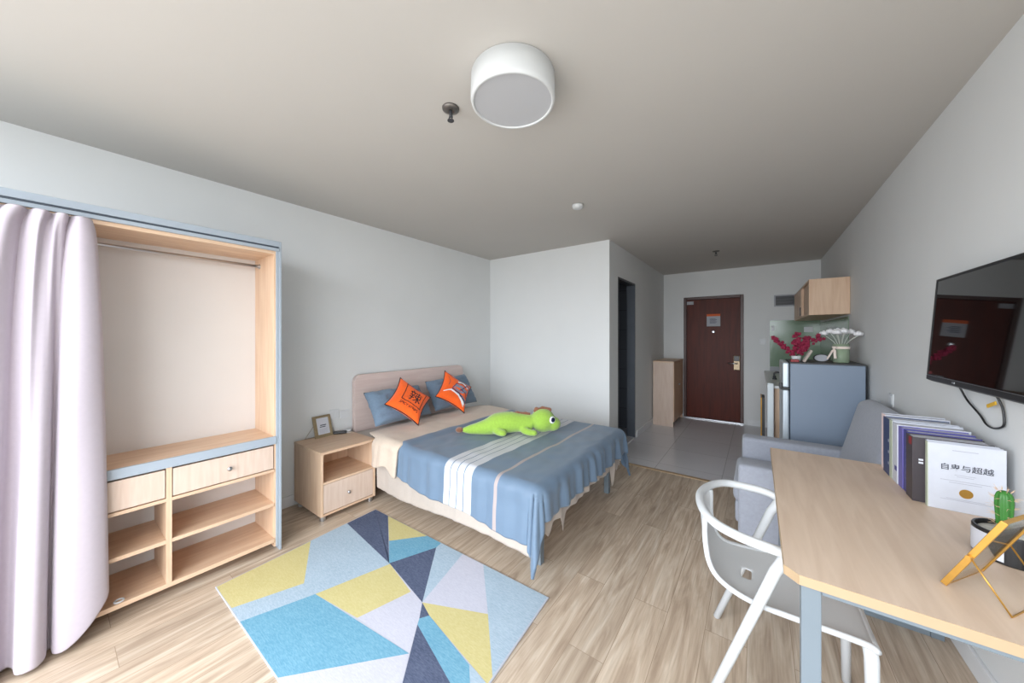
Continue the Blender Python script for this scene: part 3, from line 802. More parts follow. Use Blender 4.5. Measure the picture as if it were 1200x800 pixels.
def deco_pattern(t, pt, nrm):
    bm = bmesh.new()
    strip(bm, pt, nrm, [(.08, .22), (.30, .36), (.60, .30), (.90, .10)], (.03, .10), 1, .0014)
    strip(bm, pt, nrm, [(.30, .42), (.60, .38), (.92, .20)], (.05, .07), 0, .0016)
    strip(bm, pt, nrm, [(.34, .50), (.45, .64), (.66, .70), (.78, .60), (.74, .48), (.58, .46), (.40, .50)], .07, 2, .0018)
    strip(bm, pt, nrm, [(.40, .62), (.62, .66), (.90, .58)], .12, 2, .0012)
    strip(bm, pt, nrm, [(.50, .34), (.74, .34), (.96, .26)], .06, 2, .0012)
    strip(bm, pt, nrm, [(.46, .80), (.66, .88), (.88, .74)], .06, 1, .0013)
    strip(bm, pt, nrm, [(.60, .50), (.70, .62), (.82, .86)], .03, 0, .0024)
    strip(bm, pt, nrm, [(.32, .46), (.42, .70), (.62, .82), (.84, .76)], .025, 0, .0022)
    strip(bm, pt, nrm, [(.50, .90), (.70, .95), (.90, .86), (.94, .66)], .05, 2, .0016)
    strip(bm, pt, nrm, [(.62, .56), (.86, .52), (.95, .40)], .035, 0, .0022)
    strip(bm, pt, nrm, [(.10, .80), (.18, .66), (.16, .50)], .012, 0, .0018)
    strip(bm, pt, nrm, [(.08, .95), (.25, .84), (.40, .92)], .012, 0, .0018)
    obj('printed_pattern', bm, [M['navy'], M['whitecloth'], M['printgrey']], t)
# diamond standing on a corner edge, leaning on the pillows: (bl, br, tr, tl) in its own turned frame
def diamond(cx, cy, z0, s, rot, lean, yaw):
    m = Matrix.Translation((cx, cy, z0)) @ Matrix.Rotation(yaw, 4, 'Z') @ Matrix.Rotation(-lean, 4, 'Y')
    r2 = Matrix.Rotation(rot, 2)
    pts = [Vector((-s / 2, -s / 2)), Vector((s / 2, -s / 2)), Vector((s / 2, s / 2)), Vector((-s / 2, s / 2))]
    pts = [r2 @ p for p in pts]
    zmin = min(p.y for p in pts)
    return [tuple(m @ Vector((0, p.x, p.y - zmin))) for p in pts]
orange_cushion('throw_cushion', diamond(-2.51, 2.0, .585, .36, -.82, .62, .0), 'orange cushion with black square and lettering, nearer the nightstand', deco_text)
orange_cushion('throw_cushion', diamond(-2.52, 2.575, .585, .365, -.70, .56, -.08), 'orange cushion with blue and white patterned print on the far bed side', deco_pattern)

# ---- plush dinosaur lying on the duvet
def remeshed(bm, voxel, smooth_it=6):
    me = bpy.data.meshes.new('tmp'); bmesh.ops.recalc_face_normals(bm, faces=bm.faces); bm.to_mesh(me); bm.free()
    o = bpy.data.objects.new('tmp', me); C.objects.link(o)
    r = o.modifiers.new('r', 'REMESH'); r.mode = 'VOXEL'; r.voxel_size = voxel
    s = o.modifiers.new('s', 'SMOOTH'); s.factor = .5; s.iterations = smooth_it
    bpy.context.view_layer.update()
    me2 = bpy.data.meshes.new_from_object(o.evaluated_get(bpy.context.evaluated_depsgraph_get()))
    bpy.data.objects.remove(o); bpy.data.meshes.remove(me)
    out = bmesh.new(); out.from_mesh(me2); bpy.data.meshes.remove(me2)
    return out
zb = DT + .026
t = thing('plush_dinosaur', 'lime green plush dinosaur lying on its belly across the duvet', 'soft toy', (-1.72, 2.42, zb))
# dinosaur spine frame: from tail tip to head, on the bed plane
TA, HD = Vector((-2.09, 2.10, 0)), Vector((-1.47, 2.585, 0))
ax = (HD - TA); LD = ax.length; ax.normalize(); sd = Vector((ax.y, -ax.x, 0))   # sd points to the bed's near side / foot
def dp(a, s, z): return TA + ax * (a * LD) + sd * s + Vector((0, 0, zb + z))
bm = bmesh.new()
tube(bm, catmull([dp(.02, .0, .022), dp(.15, -.005, .03), dp(.30, 0, .05), dp(.42, 0, .078), dp(.55, 0, .09), dp(.68, 0, .086), dp(.80, 0, .082)], 6),
     [.012 + .0 * i for i in range(1)] * 0 + [(.014, .018, .024, .03, .036, .042)[min(i, 5)] if i < 6 else min(.092, .044 + (i - 6) * .0042) if i < 18 else (.092 - max(0, i - 24) * .002) for i in range(37)], 20)
sphere(bm, dp(.92, 0, .105), (.108, .105, .103), 24, 16)
sphere(bm, dp(1.02, .005, .075), (.078, .078, .064), 20, 14)
for (a, s, r) in ((.40, .085, 1), (.40, -.085, 1), (.70, .09, .9), (.70, -.09, .9)):
    tube(bm, catmull([dp(a, s * .4, .05), dp(a + .02, s, .035), dp(a + .07 + .03 * (a > .5), s * 1.45, .028)], 4), [.05 * r, .046 * r, .042 * r, .038 * r, .034 * r, .032 * r, .031 * r, .030 * r, .028 * r], 14)
    e = dp(a + .075 + .03 * (a > .5), s * 1.47, .030); sphere(bm, e, (.034 * r, .034 * r, .028 * r), 12, 8)
body = remeshed(bm, .0075, 8)
obj('body', body, M['dino'], t, smooth=True)
bm = bmesh.new(); sphere(bm, dp(.0, .0, .026), (.036, .036, .024), 16, 12); obj('tail_tip', bm, M['brownplush'], t, smooth=True)
bm = bmesh.new()
tube(bm, catmull([dp(.40, 0, .126), dp(.48, 0, .152), (dp(.56, 0, .164)), dp(.66, 0, .166), dp(.78, 0, .158)], 6), .015, 10)
tube(bm, catmull([dp(.82, 0, .178), dp(.88, 0, .200), dp(.95, 0, .206), dp(1.01, 0, .190)], 6), .016, 10)
crest = [(.46, .146), (.55, .166), (.64, .170), (.73, .164)]
for (a, z) in crest: sphere(bm, dp(a, 0, z), (.026, .016, .017), 12, 8)
for (a, z) in ((.85, .200), (.92, .207), (.99, .195)): sphere(bm, dp(a, 0, z), (.026, .018, .021), 12, 8)
obj('back_crest', remeshed(bm, .006, 4), M['brownplush'], t, smooth=True)
for s in (1, -1):
    c = dp(1.005, .066 * s, .120)
    nrm = (ax * .55 + sd * s * .75 + Vector((0, 0, .25))).normalized()
    q = Vector((0, 0, 1)).rotation_difference(nrm).to_matrix().to_4x4()
    bm = bmesh.new(); sphere(bm, (0, 0, 0), (.030, .034, .012), 20, 10); bm.transform(Matrix.Translation(c + nrm * .010) @ q)
    e = obj('eye', bm, M['eyewhite'], t, smooth=True)
    bm = bmesh.new(); sphere(bm, (0, 0, .008), (.019, .024, .008), 18, 10); bm.transform(Matrix.Translation(c + nrm * .010) @ q)
    obj('pupil', bm, M['eyeblack'], e, smooth=True)

# ================================================================== RUG
RFL, RFR, RNR, RNL = Vector((-2.490, 1.550)), Vector((-.900, 1.571)), Vector((-.838, .548)), Vector((-2.438, .544))
def unpix(zx, zy, z=.008):
    """Rug pattern corner measured in the photograph, as a point on the rug's plane."""
    px, py = 240 + zx / 2.857, 560 + zy / 2.857
    a = math.atan(287.5 / 395.0); s, c = math.sin(a), math.cos(a)
    u, v = (px - 600) / 395.0, (394 - py) / 395.0
    k = (z - 1.4) / v
    return Vector(((u * c - s) * k, (u * s + c) * k))
def ext(p, q, k): P, Q = unpix(*p), unpix(*q); return P + (Q - P) * k
U = unpix
rug_polys = [
 ('yel', [U(30, 355), U(355, 208), U(332, 352), U(90, 435), ext((90, 435), (30, 355), 1.3)]),
 ('pale', [U(355, 208), U(475, 150), U(620, 287), U(370, 388), U(125, 478), ext((370, 388), (125, 478), 1.3), ext((332, 352), (90, 435), 1.3), U(332, 352)]),
 ('dark', [U(475, 150), U(580, 90), U(613, 108), U(617, 285), U(620, 287)]),
 ('yel', [U(613, 108), U(770, 185), U(760, 191), U(617, 210)]),
 ('blue', [U(617, 210), U(760, 191), U(775, 185), U(810, 210), U(775, 232), U(617, 285)]),
 ('dark', [U(620, 287), U(617, 285), U(775, 232), U(728, 416)]),
 ('pale', [U(775, 232), U(805, 205), U(872, 245), U(865, 252), U(728, 416)]),
 ('lilac', [U(728, 416), U(865, 252), U(872, 245), U(938, 282), U(932, 290), U(948, 455)]),
 ('pale', [U(932, 290), U(938, 282), U(1175, 400), ext((1155, 400), (960, 686), 1.6), ext((932, 290), (962, 648), 1.6), U(962, 648), U(948, 455)]),
 ('yel', [U(370, 388), U(620, 287), U(690, 380), U(510, 468)]),
 ('blue', [ext((370, 388), (125, 478), 1.3), U(370, 388), U(685, 587), U(250, 667), ext((685, 587), (250, 667), 1.3)]),
 ('lilac', [U(510, 468), U(690, 380), U(620, 287), U(728, 416), U(718, 470), U(712, 490), U(685, 587)]),
 ('lilac', [ext((685, 587), (250, 667), 1.3), U(685, 587), ext((712, 490), (662, 686), 2.6), ext((712, 490), (662, 686), 2.6) + Vector((-1.2, 0))]),
 ('dark', [U(712, 490), ext((712, 490), (822, 686), 2.6), ext((712, 490), (662, 686), 2.6)]),
 ('dark', [U(728, 416), U(752, 460), U(718, 470)]),
 ('blue', [U(718, 470), U(752, 460), U(885, 625), ext((885, 625), (888, 686), 4), ext((712, 490), (822, 686), 2.6), U(712, 490)]),
 ('yel', [U(728, 416), U(948, 455), U(962, 648), ext((948, 455), (962, 648), 1.7), ext((740, 445), (925, 665), 1.5), U(885, 617), U(752, 460)]),
 ('pale', [U(885, 620), ext((740, 445), (925, 665), 1.5), ext((948, 455), (962, 648), 2.4), ext((885, 625), (888, 686), 4)]),
]
def clip(poly, quad):
    out = poly
    n = len(quad)
    for i in range(n):
        a, b = quad[i], quad[(i + 1) % n]
        nin = out; out = []
        def side(p): return (b.x - a.x) * (p.y - a.y) - (b.y - a.y) * (p.x - a.x)
        for j in range(len(nin)):
            p, q = nin[j], nin[(j + 1) % len(nin)]
            sp, sq = side(p), side(q)
            if sp >= 0: out.append(p)
            if (sp >= 0) != (sq >= 0): out.append(p + (q - p) * (sp / (sp - sq)))
        if not out: return []
    return out
RM = {'yel': rug_mat('rug_yellow', S(188, 176, 120), S(200, 190, 140)), 'pale': rug_mat('rug_pale_blue', S(150, 168, 182), S(174, 190, 202)),
      'blue': rug_mat('rug_sky_blue', S(94, 146, 170), S(124, 168, 188)), 'dark': rug_mat('rug_slate', S(68, 76, 98), S(96, 104, 126)),
      'lilac': rug_mat('rug_lilac_grey', S(180, 180, 192), S(194, 194, 204)), 'rim': mat('rug_edge', S(178, 180, 190), 0.95)}
rk = list(RM)
quad = [RNL, RNR, RFR, RFL]
t = thing('area_rug', 'flat rug of yellow, blue, slate and pale triangles on the wood floor', 'rug', (-1.67, 1.05, 0))
bm = bmesh.new(); prism(bm, [(p.x, p.y) for p in quad], 'Z', .0005, .0075); obj('rug_base', bm, RM['rim'], t, bevel=.002)
bm = bmesh.new(); inner = []
cen = sum(quad, Vector((0, 0))) / 4
for p in quad: inner.append(p + (cen - p).normalized() * .008)
for i, (k, poly) in enumerate(rug_polys):
    pp = clip(poly, inner)
    if len(pp) < 3:
        pp = clip(list(reversed(poly)), inner)
    if len(pp) >= 3:
        ar = sum(pp[j].x * pp[(j + 1) % len(pp)].y - pp[(j + 1) % len(pp)].x * pp[j].y for j in range(len(pp)))
        if ar < 0: pp = list(reversed(pp))
        zz = .0079 + .00002 * i
        f = bm.faces.new([bm.verts.new((p.x, p.y, zz)) for p in pp]); f.material_index = rk.index(k)
obj('woven_pattern', bm, [RM[k] for k in rk], t, recalc=False)

# ================================================================== DESK
dx0, dx1, dy0, dy1, dz = .062, .728, 1.205, 2.485, .75
t = thing('desk', 'beech topped desk with blue-grey metal legs against the side wall', 'desk', ((dx0 + dx1) / 2, (dy0 + dy1) / 2, 0))
bm = bmesh.new(); prism(bm, [(dx0 + .03, dy0), (dx1, dy0), (dx1, dy1), (dx0, dy1), (dx0, dy0 + .03)], 'Z', dz - .026, dz)
top = obj('desk_top', bm, M['desk'], t)
bm = bmesh.new(); e = .0012
P = [(dx0 + .03, dy0), (dx1, dy0), (dx1, dy1), (dx0, dy1), (dx0, dy0 + .03)]
for i in (0, 2, 3, 4):
    a, b = Vector(P[i]), Vector(P[(i + 1) % 5]); n = Vector((b - a).normalized()); o_ = Vector((n.y, -n.x)) * e
    prism(bm, [tuple(a), tuple(b), tuple(b + o_), tuple(a + o_)], 'Z', dz - .0262, dz - .0002)
obj('edge_band', bm, M['edge'], top)
LW = .042
for (x, y) in ((dx0 + .036, dy0 + .02), (dx0 + .036, dy1 - .07), (dx1 - .075, dy0 + .02), (dx1 - .075, dy1 - .07)):
    obj('leg', B(x, x + LW, y, y + LW, 0, dz - .026), M['leg'], t, bevel=.002)
for y in (dy0 + .02, dy1 - .07):
    obj('end_rail', B(dx0 + .036 + LW, dx1 - .075, y + .004, y + LW - .004, dz - .05, dz - .026), M['leg'], t, bevel=.002)
    obj('foot_rail', B(dx0 + .036 + LW, dx1 - .075, y + .004, y + LW - .004, 0.085, .115), M['leg'], t, bevel=.002)
    obj('foot_rail', B(dx0 + .036 + LW, dx1 - .075, y + .004, y + LW - .004, 0.0, .04), M['leg'], t, bevel=.002)
obj('long_rail', B(dx1 - .065, dx1 - .045, dy0 + .02 + LW, dy1 - .07, dz - .06, dz - .026), M['leg'], t, bevel=.002)

# ================================================================== CHAIR
cy = 1.70
t = thing('armchair', 'white moulded plastic armchair pushed under the desk', 'chair', (.06, cy, 0))
sections = [(-.200, .694, .100), (-.198, .655, .103), (-.192, .60, .108), (-.180, .545, .117), (-.160, .490, .130), (-.125, .452, .148), (-.07, .436, .172), (0, .432, .190), (.10, .438, .200), (.20, .445, .206), (.275, .446, .208), (.296, .436, .207)]
secc = catmull([(a, b, c) for (a, b, c) in sections], 4)
NS = len(secc) - 1
def shell(u, v):
    s = secc[min(int(u * NS + .5), NS)]
    q = 2 * v - 1
    dish = .016 * (abs(q) ** 2.4)
    w = min(1, max(0, (s.y - .46) / .2))    # on the back the dish turns toward the front
    return (s.x + dish * w * 1.6, cy - .008 + q * s.z, s.y + dish * (1 - w) - .012 * (1 - w))
bm = bmesh.new(); grid(bm, shell, NS, 22)
bmesh.ops.recalc_face_normals(bm, faces=bm.faces)
hole = [f for f in bm.faces if abs(f.calc_center_median().y - cy + .008) < .028 and -.056 < f.calc_center_median().x < -.016]
bmesh.ops.delete(bm, geom=hole, context='FACES')
obj('seat_shell', bm, M['chair'], t, smooth=True, solid=.007, subsurf=1)
bm = bmesh.new()
rim = [Vector(shell(k / NS, 0)) for k in range(NS + 1)] + [Vector(shell(1, k / 8)) for k in range(1, 8)] + [Vector(shell(1 - k / NS, 1)) for k in range(NS + 1)]
tube(bm, rim, .010, 10); obj('seat_rim', bm, M['chair'], t, smooth=True)
hw = .254
ring = catmull([(.085, cy - hw + .02, .665), (.04, cy - hw, .678), (-.05, cy - hw + .004, .686), (-.13, cy - hw + .04, .694), (-.182, cy - hw + .13, .699), (-.204, cy, .702), (-.182, cy + hw - .13, .699), (-.13, cy + hw - .04, .694), (-.05, cy + hw - .004, .686), (.04, cy + hw, .678), (.085, cy + hw - .02, .665)], 8)
bm = bmesh.new(); tube(bm, ring, .0165, 16); obj('arm_ring', bm, M['chair'], t, smooth=True)
for s in (-1, 1):
    bm = bmesh.new(); tube(bm, [(.085, cy + s * (hw - .02), .668), (.05, cy + s * (hw - .01), .60), (-.165, cy + s * (hw + .01), .0)], [.0175, .0175, .0145], 16); obj('rear_leg', bm, M['chair'], t, smooth=True)
    bm = bmesh.new(); tube(bm, [(.283, cy + s * .195, .437), (.287, cy + s * .197, .40), (.292, cy + s * .205, 0)], [.018, .018, .0145], 16); obj('front_leg', bm, M['chair'], t, smooth=True)

# ================================================================== BOOKS ON THE DESK
TI, GI = 0, 1
def book(x0, x1, y0, y1, h, cover, spine, label, pages=True, deco=None, rz=0.0, group='books standing at the wall end of the desk'):
    """Standing book: spine faces -X, front cover faces -Y."""
    z0 = dz + .0006
    t = thing('book', label, 'book', ((x0 + x1) / 2, (y0 + y1) / 2, z0), 0, group)
    c = .0022
    bm = bmesh.new()
    box(bm, x0 + .002, x1, y0, y0 + c, z0, z0 + h, 0); box(bm, x0 + .002, x1, y1 - c, y1, z0, z0 + h, 0); box(bm, x0, x0 + .003, y0, y1, z0, z0 + h, 1)
    obj('cover', bm, [cover, spine], t, bevel=.0006)
    obj('pages', B(x0 + .003, x1 - .004, y0 + c, y1 - c, z0 + .002, z0 + h - .004), M['paper'], t)
    if deco: deco(t, x0, x1, y0, z0, h)
    return t
cov = lambda n, r, g, b: mat('book_' + n, S(r, g, b), .45, var=.03, scale=30)
CV = {'cream': cov('cream', 226, 218, 206), 'pink': cov('pink', 236, 214, 212), 'navy': cov('navy', 52, 66, 104), 'white': cov('white', 196, 199, 208), 'sage': cov('sage', 176, 184, 164), 'violet': cov('violet', 104, 98, 168), 'indigo': cov('indigo', 66, 66, 132), 'taupe': cov('taupe', 62, 56, 60), 'grey': cov('grey', 190, 194, 204)}
def marks(n, m2, sp=False):
    def f(t, x0, x1, y0, z0, h):
        for k in range(n):
            zz = z0 + h * (.2 + .6 * k / n)
            obj('spine_label', B(x0 - .0004, x0 + .0002, y0 + .006, y0 + .018, zz, zz + .012), m2, t)
    return f
book(.520, .705, 2.452, 2.470, .240, CV['cream'], CV['cream'], 'thin cream book farthest along the desk, next to the grey sofa')
book(.502, .705, 2.395, 2.450, .268, CV['white'], CV['pink'], 'white covered book with pale pink spine edge beside the navy spine')
book(.496, .700, 2.300, 2.392, .262, CV['navy'], CV['navy'], 'book with dark navy spine carrying pale labels', deco=marks(3, M['lightink']))
book(.496, .700, 2.262, 2.298, .266, CV['grey'], CV['sage'], 'book with grey-green spine beside the thick white book')
def redtag(t, x0, x1, y0, z0, h):
    bm = bmesh.new(); box(bm, x0 - .0004, x0 + .0002, y0 + .004, y0 + .034, z0 + .055, z0 + .075); obj('spine_print', bm, CV['indigo'], t)
book(.497, .700, 2.195, 2.260, .262, CV['white'], CV['white'], 'thick white spined book with a small dark publisher mark', deco=redtag)
book(.500, .692, 2.140, 2.193, .258, CV['violet'], CV['violet'], 'violet spined book beside the thick white one')
book(.502, .692, 2.088, 2.138, .256, CV['indigo'], CV['indigo'], 'deep indigo book behind the dark taupe one', deco=marks(6, M['lightink']))
def taupe_deco(t, x0, x1, y0, z0, h):
    bm = bmesh.new(); box(bm, x0 - .0005, x0 + .0001, y0 + .01, y0 + .04, z0 + h - .034, z0 + h - .004); obj('spine_label', bm, M['redplastic'], t)
    for k in range(2): obj('cover_print', B(x0 + .016, x0 + .028, y0 - .0006, y0 + .0002, z0 + .150 + k * .012, z0 + .157 + k * .012), M['paper'], t)
book(.497, .695, 2.014, 2.086, .252, CV['taupe'], CV['taupe'], 'dark taupe book behind the white cover, taller by a finger', deco=taupe_deco)
book(.530, .702, 2.001, 2.012, .250, CV['white'], CV['grey'], 'thin pale booklet between the taupe book and the front white cover')
def title_deco(t, x0, x1, y0, z0, h):
    cxm = (x0 + x1) / 2
    f = Matrix.Rotation(PI / 2, 4, 'X')
    bm = bmesh.new()
    text_into(bm, '\u81ea\u5351\u4e0e\u8d85\u8d8a', .0250, Matrix.Translation((cxm + .002, y0 - .0003, z0 + h * .62)) @ f, 0, bold=.00025)
    obj('cover_title', bm, M['ink'], t)
    def bar(w, zz, th): obj('print_line', B(cxm - w / 2, cxm + w / 2, y0 - .0005, y0 + .0001, z0 + zz, z0 + zz + th), M['lightink'], t)
    bar(.060, h * .905, .0026); bar(.050, h * .545, .0016); bar(.040, h * .52, .0016); bar(.118, h * .455, .0018); bar(.075, h * .425, .0018)
    bar(.09, h * .185, .0016); bar(.118, h * .165, .0018)
    bm = bmesh.new(); lathe(bm, [(0, 0), (.0165, 0), (.0165, .0008), (0, .0008)], seg=32)
    bm.transform(Matrix.Translation((cxm + .002, y0 + .0002, z0 + h * .285)) @ Matrix.Rotation(PI / 2, 4, 'X')); obj('gold_seal', bm, M['gold'], t)
book(.526, .708, 1.979, 1.999, .247, CV['white'], CV['sage'], 'white book with Chinese title and gold seal, front of the row', deco=title_deco)

# ================================================================== CACTUS POT
px_, py_, pr_ = .600, 1.655, .070
t = thing('cactus_pot', 'green cactus in a round black and white pot on the desk', 'cactus', (px_, py_, dz))
bm = bmesh.new(); lathe(bm, [(0, dz + .0005), (pr_ - .003, dz + .0005), (pr_, dz + .004), (pr_, dz + .080), (pr_ - .002, dz + .084), (pr_ - .006, dz + .084), (pr_ - .007, dz + .070), (0, dz + .068)], px_, py_, 56); pot = obj('pot', bm, M['black'], t, smooth=False)
bm = bmesh.new(); n = 24
def lab(u, v):
    a = 2.85 + u * 1.35
    return (px_ + (pr_ + .0008) * math.cos(a), py_ + (pr_ + .0008) * math.sin(a), dz + .008 + v * .066)
grid(bm, lab, n, 1); obj('paper_label', bm, M['paper'], pot)
bm = bmesh.new(); lathe(bm, [(0, dz + .074), (pr_ - .012, dz + .073), (pr_ - .008, dz + .069), (0, dz + .066)], px_, py_, 40); obj('gravel', bm, M['pebble'], t, smooth=True)
ccx, ccy = px_ - .008, py_ + .012
bm = bmesh.new(); rings = []; nr = 48
prof = [(.010, 0), (.0125, .01), (.0145, .03), (.016, .06), (.0172, .085), (.0168, .102), (.0136, .114), (.007, .121), (.0005, .123)]
for (r, z) in prof:
    rings.append([bm.verts.new((ccx + r * (1 + .10 * math.cos(8 * 2 * PI * k / nr)) * math.cos(2 * PI * k / nr), ccy + r * (1 + .10 * math.cos(8 * 2 * PI * k / nr)) * math.sin(2 * PI * k / nr), dz + .070 + z)) for k in range(nr)])
for A_, B_ in zip(rings, rings[1:]):
    for k in range(nr): bm.faces.new((A_[k], A_[(k + 1) % nr], B_[(k + 1) % nr], B_[k]))
bm.faces.new(rings[-1]); obj('cactus_stem', bm, M['cactus'], t, smooth=True)
bm = bmesh.new()
for z in (.025, .05, .075, .10, .12):
    for k in range(8):
        a = 2 * PI * k / 8 + .0; r = .0172 if z < .11 else .012
        for j in range(4):
            d = Vector((math.cos(a + random.uniform(-.6, .6)), math.sin(a + random.uniform(-.6, .6)), random.uniform(-.3, .7) + (.8 if z > .11 else 0))).normalized()
            p = Vector((ccx + r * math.cos(a), ccy + r * math.sin(a), dz + .07 + z)); tube(bm, [p, p + d * random.uniform(.008, .018)], [.0006, .0002], 4)
obj('spines', bm, M['spine'], t)

# ================================================================== GOLD GLASS FRAME
A = Vector((.393, 1.377, dz + .003)); Cc = A + Vector((.5965, .8026, 0)).normalized() * .184; D = A + Vector((.0770, -.0573, .212))
t = thing('gold_frame', 'gold edged glass photo frame leaning on its wire stand on the desk', 'photo frame', tuple((A + Cc) / 2))
u = (Cc - A).normalized(); v = (D - A); v -= u * v.dot(u); hF = .230; v.normalize(); nn = u.cross(v); wF = (Cc - A).length
m = Matrix((u, v, nn)).transposed().to_4x4(); m.translation = A
bm = bmesh.new(); bw, th = .007, .012
for a in ((0, bw, 0, hF, th / 2), (wF - bw, wF, 0, hF, th / 2), (bw, wF - bw, 0, .003, .0045), (bw, wF - bw, hF - .003, hF, .0045)): box(bm, a[0], a[1], a[2], a[3], -a[4], a[4])
bm.transform(m); obj('frame_border', bm, M['gold'], t, bevel=.001)
for zz in (-.003, .003):
    bm = bmesh.new(); box(bm, bw, wF - bw, .003, hF - .003, zz - .0007, zz + .0007); bm.transform(m); obj('glass_pane', bm, M['glass'], t)
bm = bmesh.new(); box(bm, .035, wF - .035, .04, hF - .04, -.0006, .0006); bm.transform(m); obj('pressed_card', bm, M['sheet'], t)
bm = bmesh.new(); lathe(bm, [(0, -.010), (.005, -.010), (.005, .010), (0, .010)], seg=14); bm.transform(m @ Matrix.Translation((-.002, hF * .47, 0)) @ Matrix.Rotation(PI / 2, 4, 'Y')); obj('hinge', bm, M['gold'], t)
F1 = Vector((.475, 1.308, dz + .0022)); F2 = F1 + u * (wF * .98)
bm = bmesh.new(); tube(bm, [m @ Vector((-.002, hF * .47, 0)), F1, F2, m @ Vector((wF + .002, hF * .47, 0))], .002, 8); obj('wire_stand', bm, M['gold'], t, smooth=True)

# ================================================================== TELEVISION
f0, f1 = Vector((.650, 2.450, 0)), Vector((.650, 1.690, 0))      # far and near bottom corners
wT = (f1 - f0).length; u = (f1 - f0).normalized(); tilt = .068
upv = Vector((0, 0, 1)); n0 = u.cross(upv) ; n0 = -n0 if n0.x > 0 else n0
v = (upv * math.cos(tilt) - n0 * math.sin(tilt)).normalized()   # lower edge stands out from the wall; nn = u.cross(v)
m = Matrix((u, v, nn)).transposed().to_4x4(); m.translation = f0 + Vector((0, 0, 1.198))
sg = -1 if nn.x > 0 else 1
t = thing('television', 'black flat screen television mounted on the side wall above the desk', 'television', tuple((f0 + f1) / 2 + Vector((0, 0, 1.192))))
hT = .467
def tb(*a):
    bm = bmesh.new(); box(bm, *a); bm.transform(m); return bm
fr = lambda d0, d1: (min(sg * d0, sg * d1), max(sg * d0, sg * d1))
bm = bmesh.new(); d0, d1 = fr(-.018, 0.003)
for a in ((0, wT, 0, .024), (0, wT, hT - .010, hT), (0, .010, .024, hT - .010), (wT - .010, wT, .024, hT - .010)): box(bm, a[0], a[1], a[2], a[3], d0, d1)
bm.transform(m); obj('bezel', bm, M['black'], t, bevel=.0012)
d0, d1 = fr(-.015, 0.0); obj('screen', tb(.010, wT - .010, .024, hT - .010, d0, d1), M['screen'], t)
d0, d1 = fr(.0032, .0042); obj('trim_line', tb(.004, wT - .004, .0195, .0212, d0, d1), M['steel'], t)
d0, d1 = fr(.0032, .0048); obj('maker_badge', tb(wT * .345, wT * .375, .006, .014, d0, d1), M['steel'], t, bevel=.001)
d0, d1 = fr(-.036, -.016); obj('rear_housing', tb(.10, wT - .10, .05, hT - .08, d0, d1), M['black'], t, bevel=.008)
obj('wall_bracket', B(.70, XR - .001, 2.00, 2.12, 1.33, 1.53), M['darkgrey'], t, bevel=.002)
cab = catmull([(.690, 2.322, 1.235), (.715, 2.325, 1.165), (.724, 2.30, 1.125), (.726, 2.245, 1.098), (.726, 2.20, 1.078), (.726, 2.165, 1.056), (.726, 2.12, 1.050), (.726, 2.07, 1.062), (.726, 2.045, 1.082), (.726, 2.052, 1.13), (.720, 2.06, 1.165), (.69, 2.06, 1.24)], 6)
bm = bmesh.new(); tube(bm, cab, .0035, 8); obj('power_cable', bm, M['black'], t, smooth=True)
bm = bmesh.new(); box(bm, .712, .716, 2.065, 2.130, 1.148, 1.162); bm.transform(Matrix.Translation((0, 2.06, 1.165)) @ Matrix.Rotation(-.35, 4, 'X') @ Matrix.Translation((0, -2.06, -1.165)))
cb = obj('cable_tag', bm, M['yellowtag'], t, bevel=.002)

# ================================================================== SOFA
sx0, sx1, sy0, sy1 = -.105, .715, 2.70, 3.62
t = thing('sofa', 'grey fabric armchair sofa between the desk and the fridge', 'sofa', (.3, 3.16, 0))
obj('sofa_base', B(sx0 + .02, sx1, sy0 + .02, sy1 - .02, .06, .26), M['sofa'], t, bevel=.02, segs=3, smooth=True)
for (a, b) in ((sy0, sy0 + .13), (sy1 - .17, sy1)):
    bm = bmesh.new(); box(bm, sx0, sx1 - .06, a, b, .05, .55); obj('armrest', bm, M['sofa'], t, bevel=.028, segs=4, smooth=True)
bm = bmesh.new(); box(bm, sx0 - .035, sx1 - .2, sy0 + .135, sy1 - .175, .235, .395); obj('seat_cushion', bm, M['sofa'], t, bevel=.045, segs=4, smooth=True)
bm = bmesh.new(); box(bm, sx0 - .022, sx0 + .06, sy0 + .135, sy1 - .175, .10, .25); obj('front_panel', bm, M['sofa'], t, bevel=.02, segs=3, smooth=True)
bm = bmesh.new(); ys = (sy0 + .02, sy1 - .13)
prism(bm, [(sx1 - .25, .40), (sx1 - .02, .30), (sx1 - .004, .93), (sx1 - .06, .955), (sx1 - .12, .925)], 'Y', ys[0], ys[1]); obj('backrest', bm, M['sofa'], t, bevel=.035, segs=4, smooth=True)
for x in (sx0 + .06, sx1 - .08):
    for y in (sy0 + .06, sy1 - .06): obj('leg', B(x - .02, x + .02, y - .02, y + .02, 0, .06), M['darkgrey'], t)

# ================================================================== FRIDGE
fx0, fx1, fy0, fy1, fz = .182, .703, 3.853, 4.40, 1.172
t = thing('refrigerator', 'grey two-door refrigerator standing behind the sofa', 'refrigerator', ((fx0 + fx1) / 2, (fy0 + fy1) / 2, 0))
obj('fridge_body', B(fx0 + .052, fx1, fy0, fy1, .03, fz - .012), M['fridge'], t, bevel=.004)
obj('top_panel', B(fx0 + .05, fx1 + .004, fy0 - .003, fy1 + .003, fz - .012, fz), M['darkgrey'], t, bevel=.003)
for (z0, z1) in ((.05, .925), (.945, fz - .004)):
    d = obj('fridge_door', B(fx0, fx0 + .046, fy0 + .002, fy1 - .002, z0, z1), M['fridgedoor'], t, bevel=.012, segs=3)
bm = bmesh.new(); box(bm, fx0 - .016, fx0 + .052, fy0 - .004, fy0 + .10, .928, .944); box(bm, fx0 - .024, fx0 - .002, fy0 - .004, fy0 + .02, .935, .985); obj('door_hinge', bm, M['black'], t, bevel=.003)
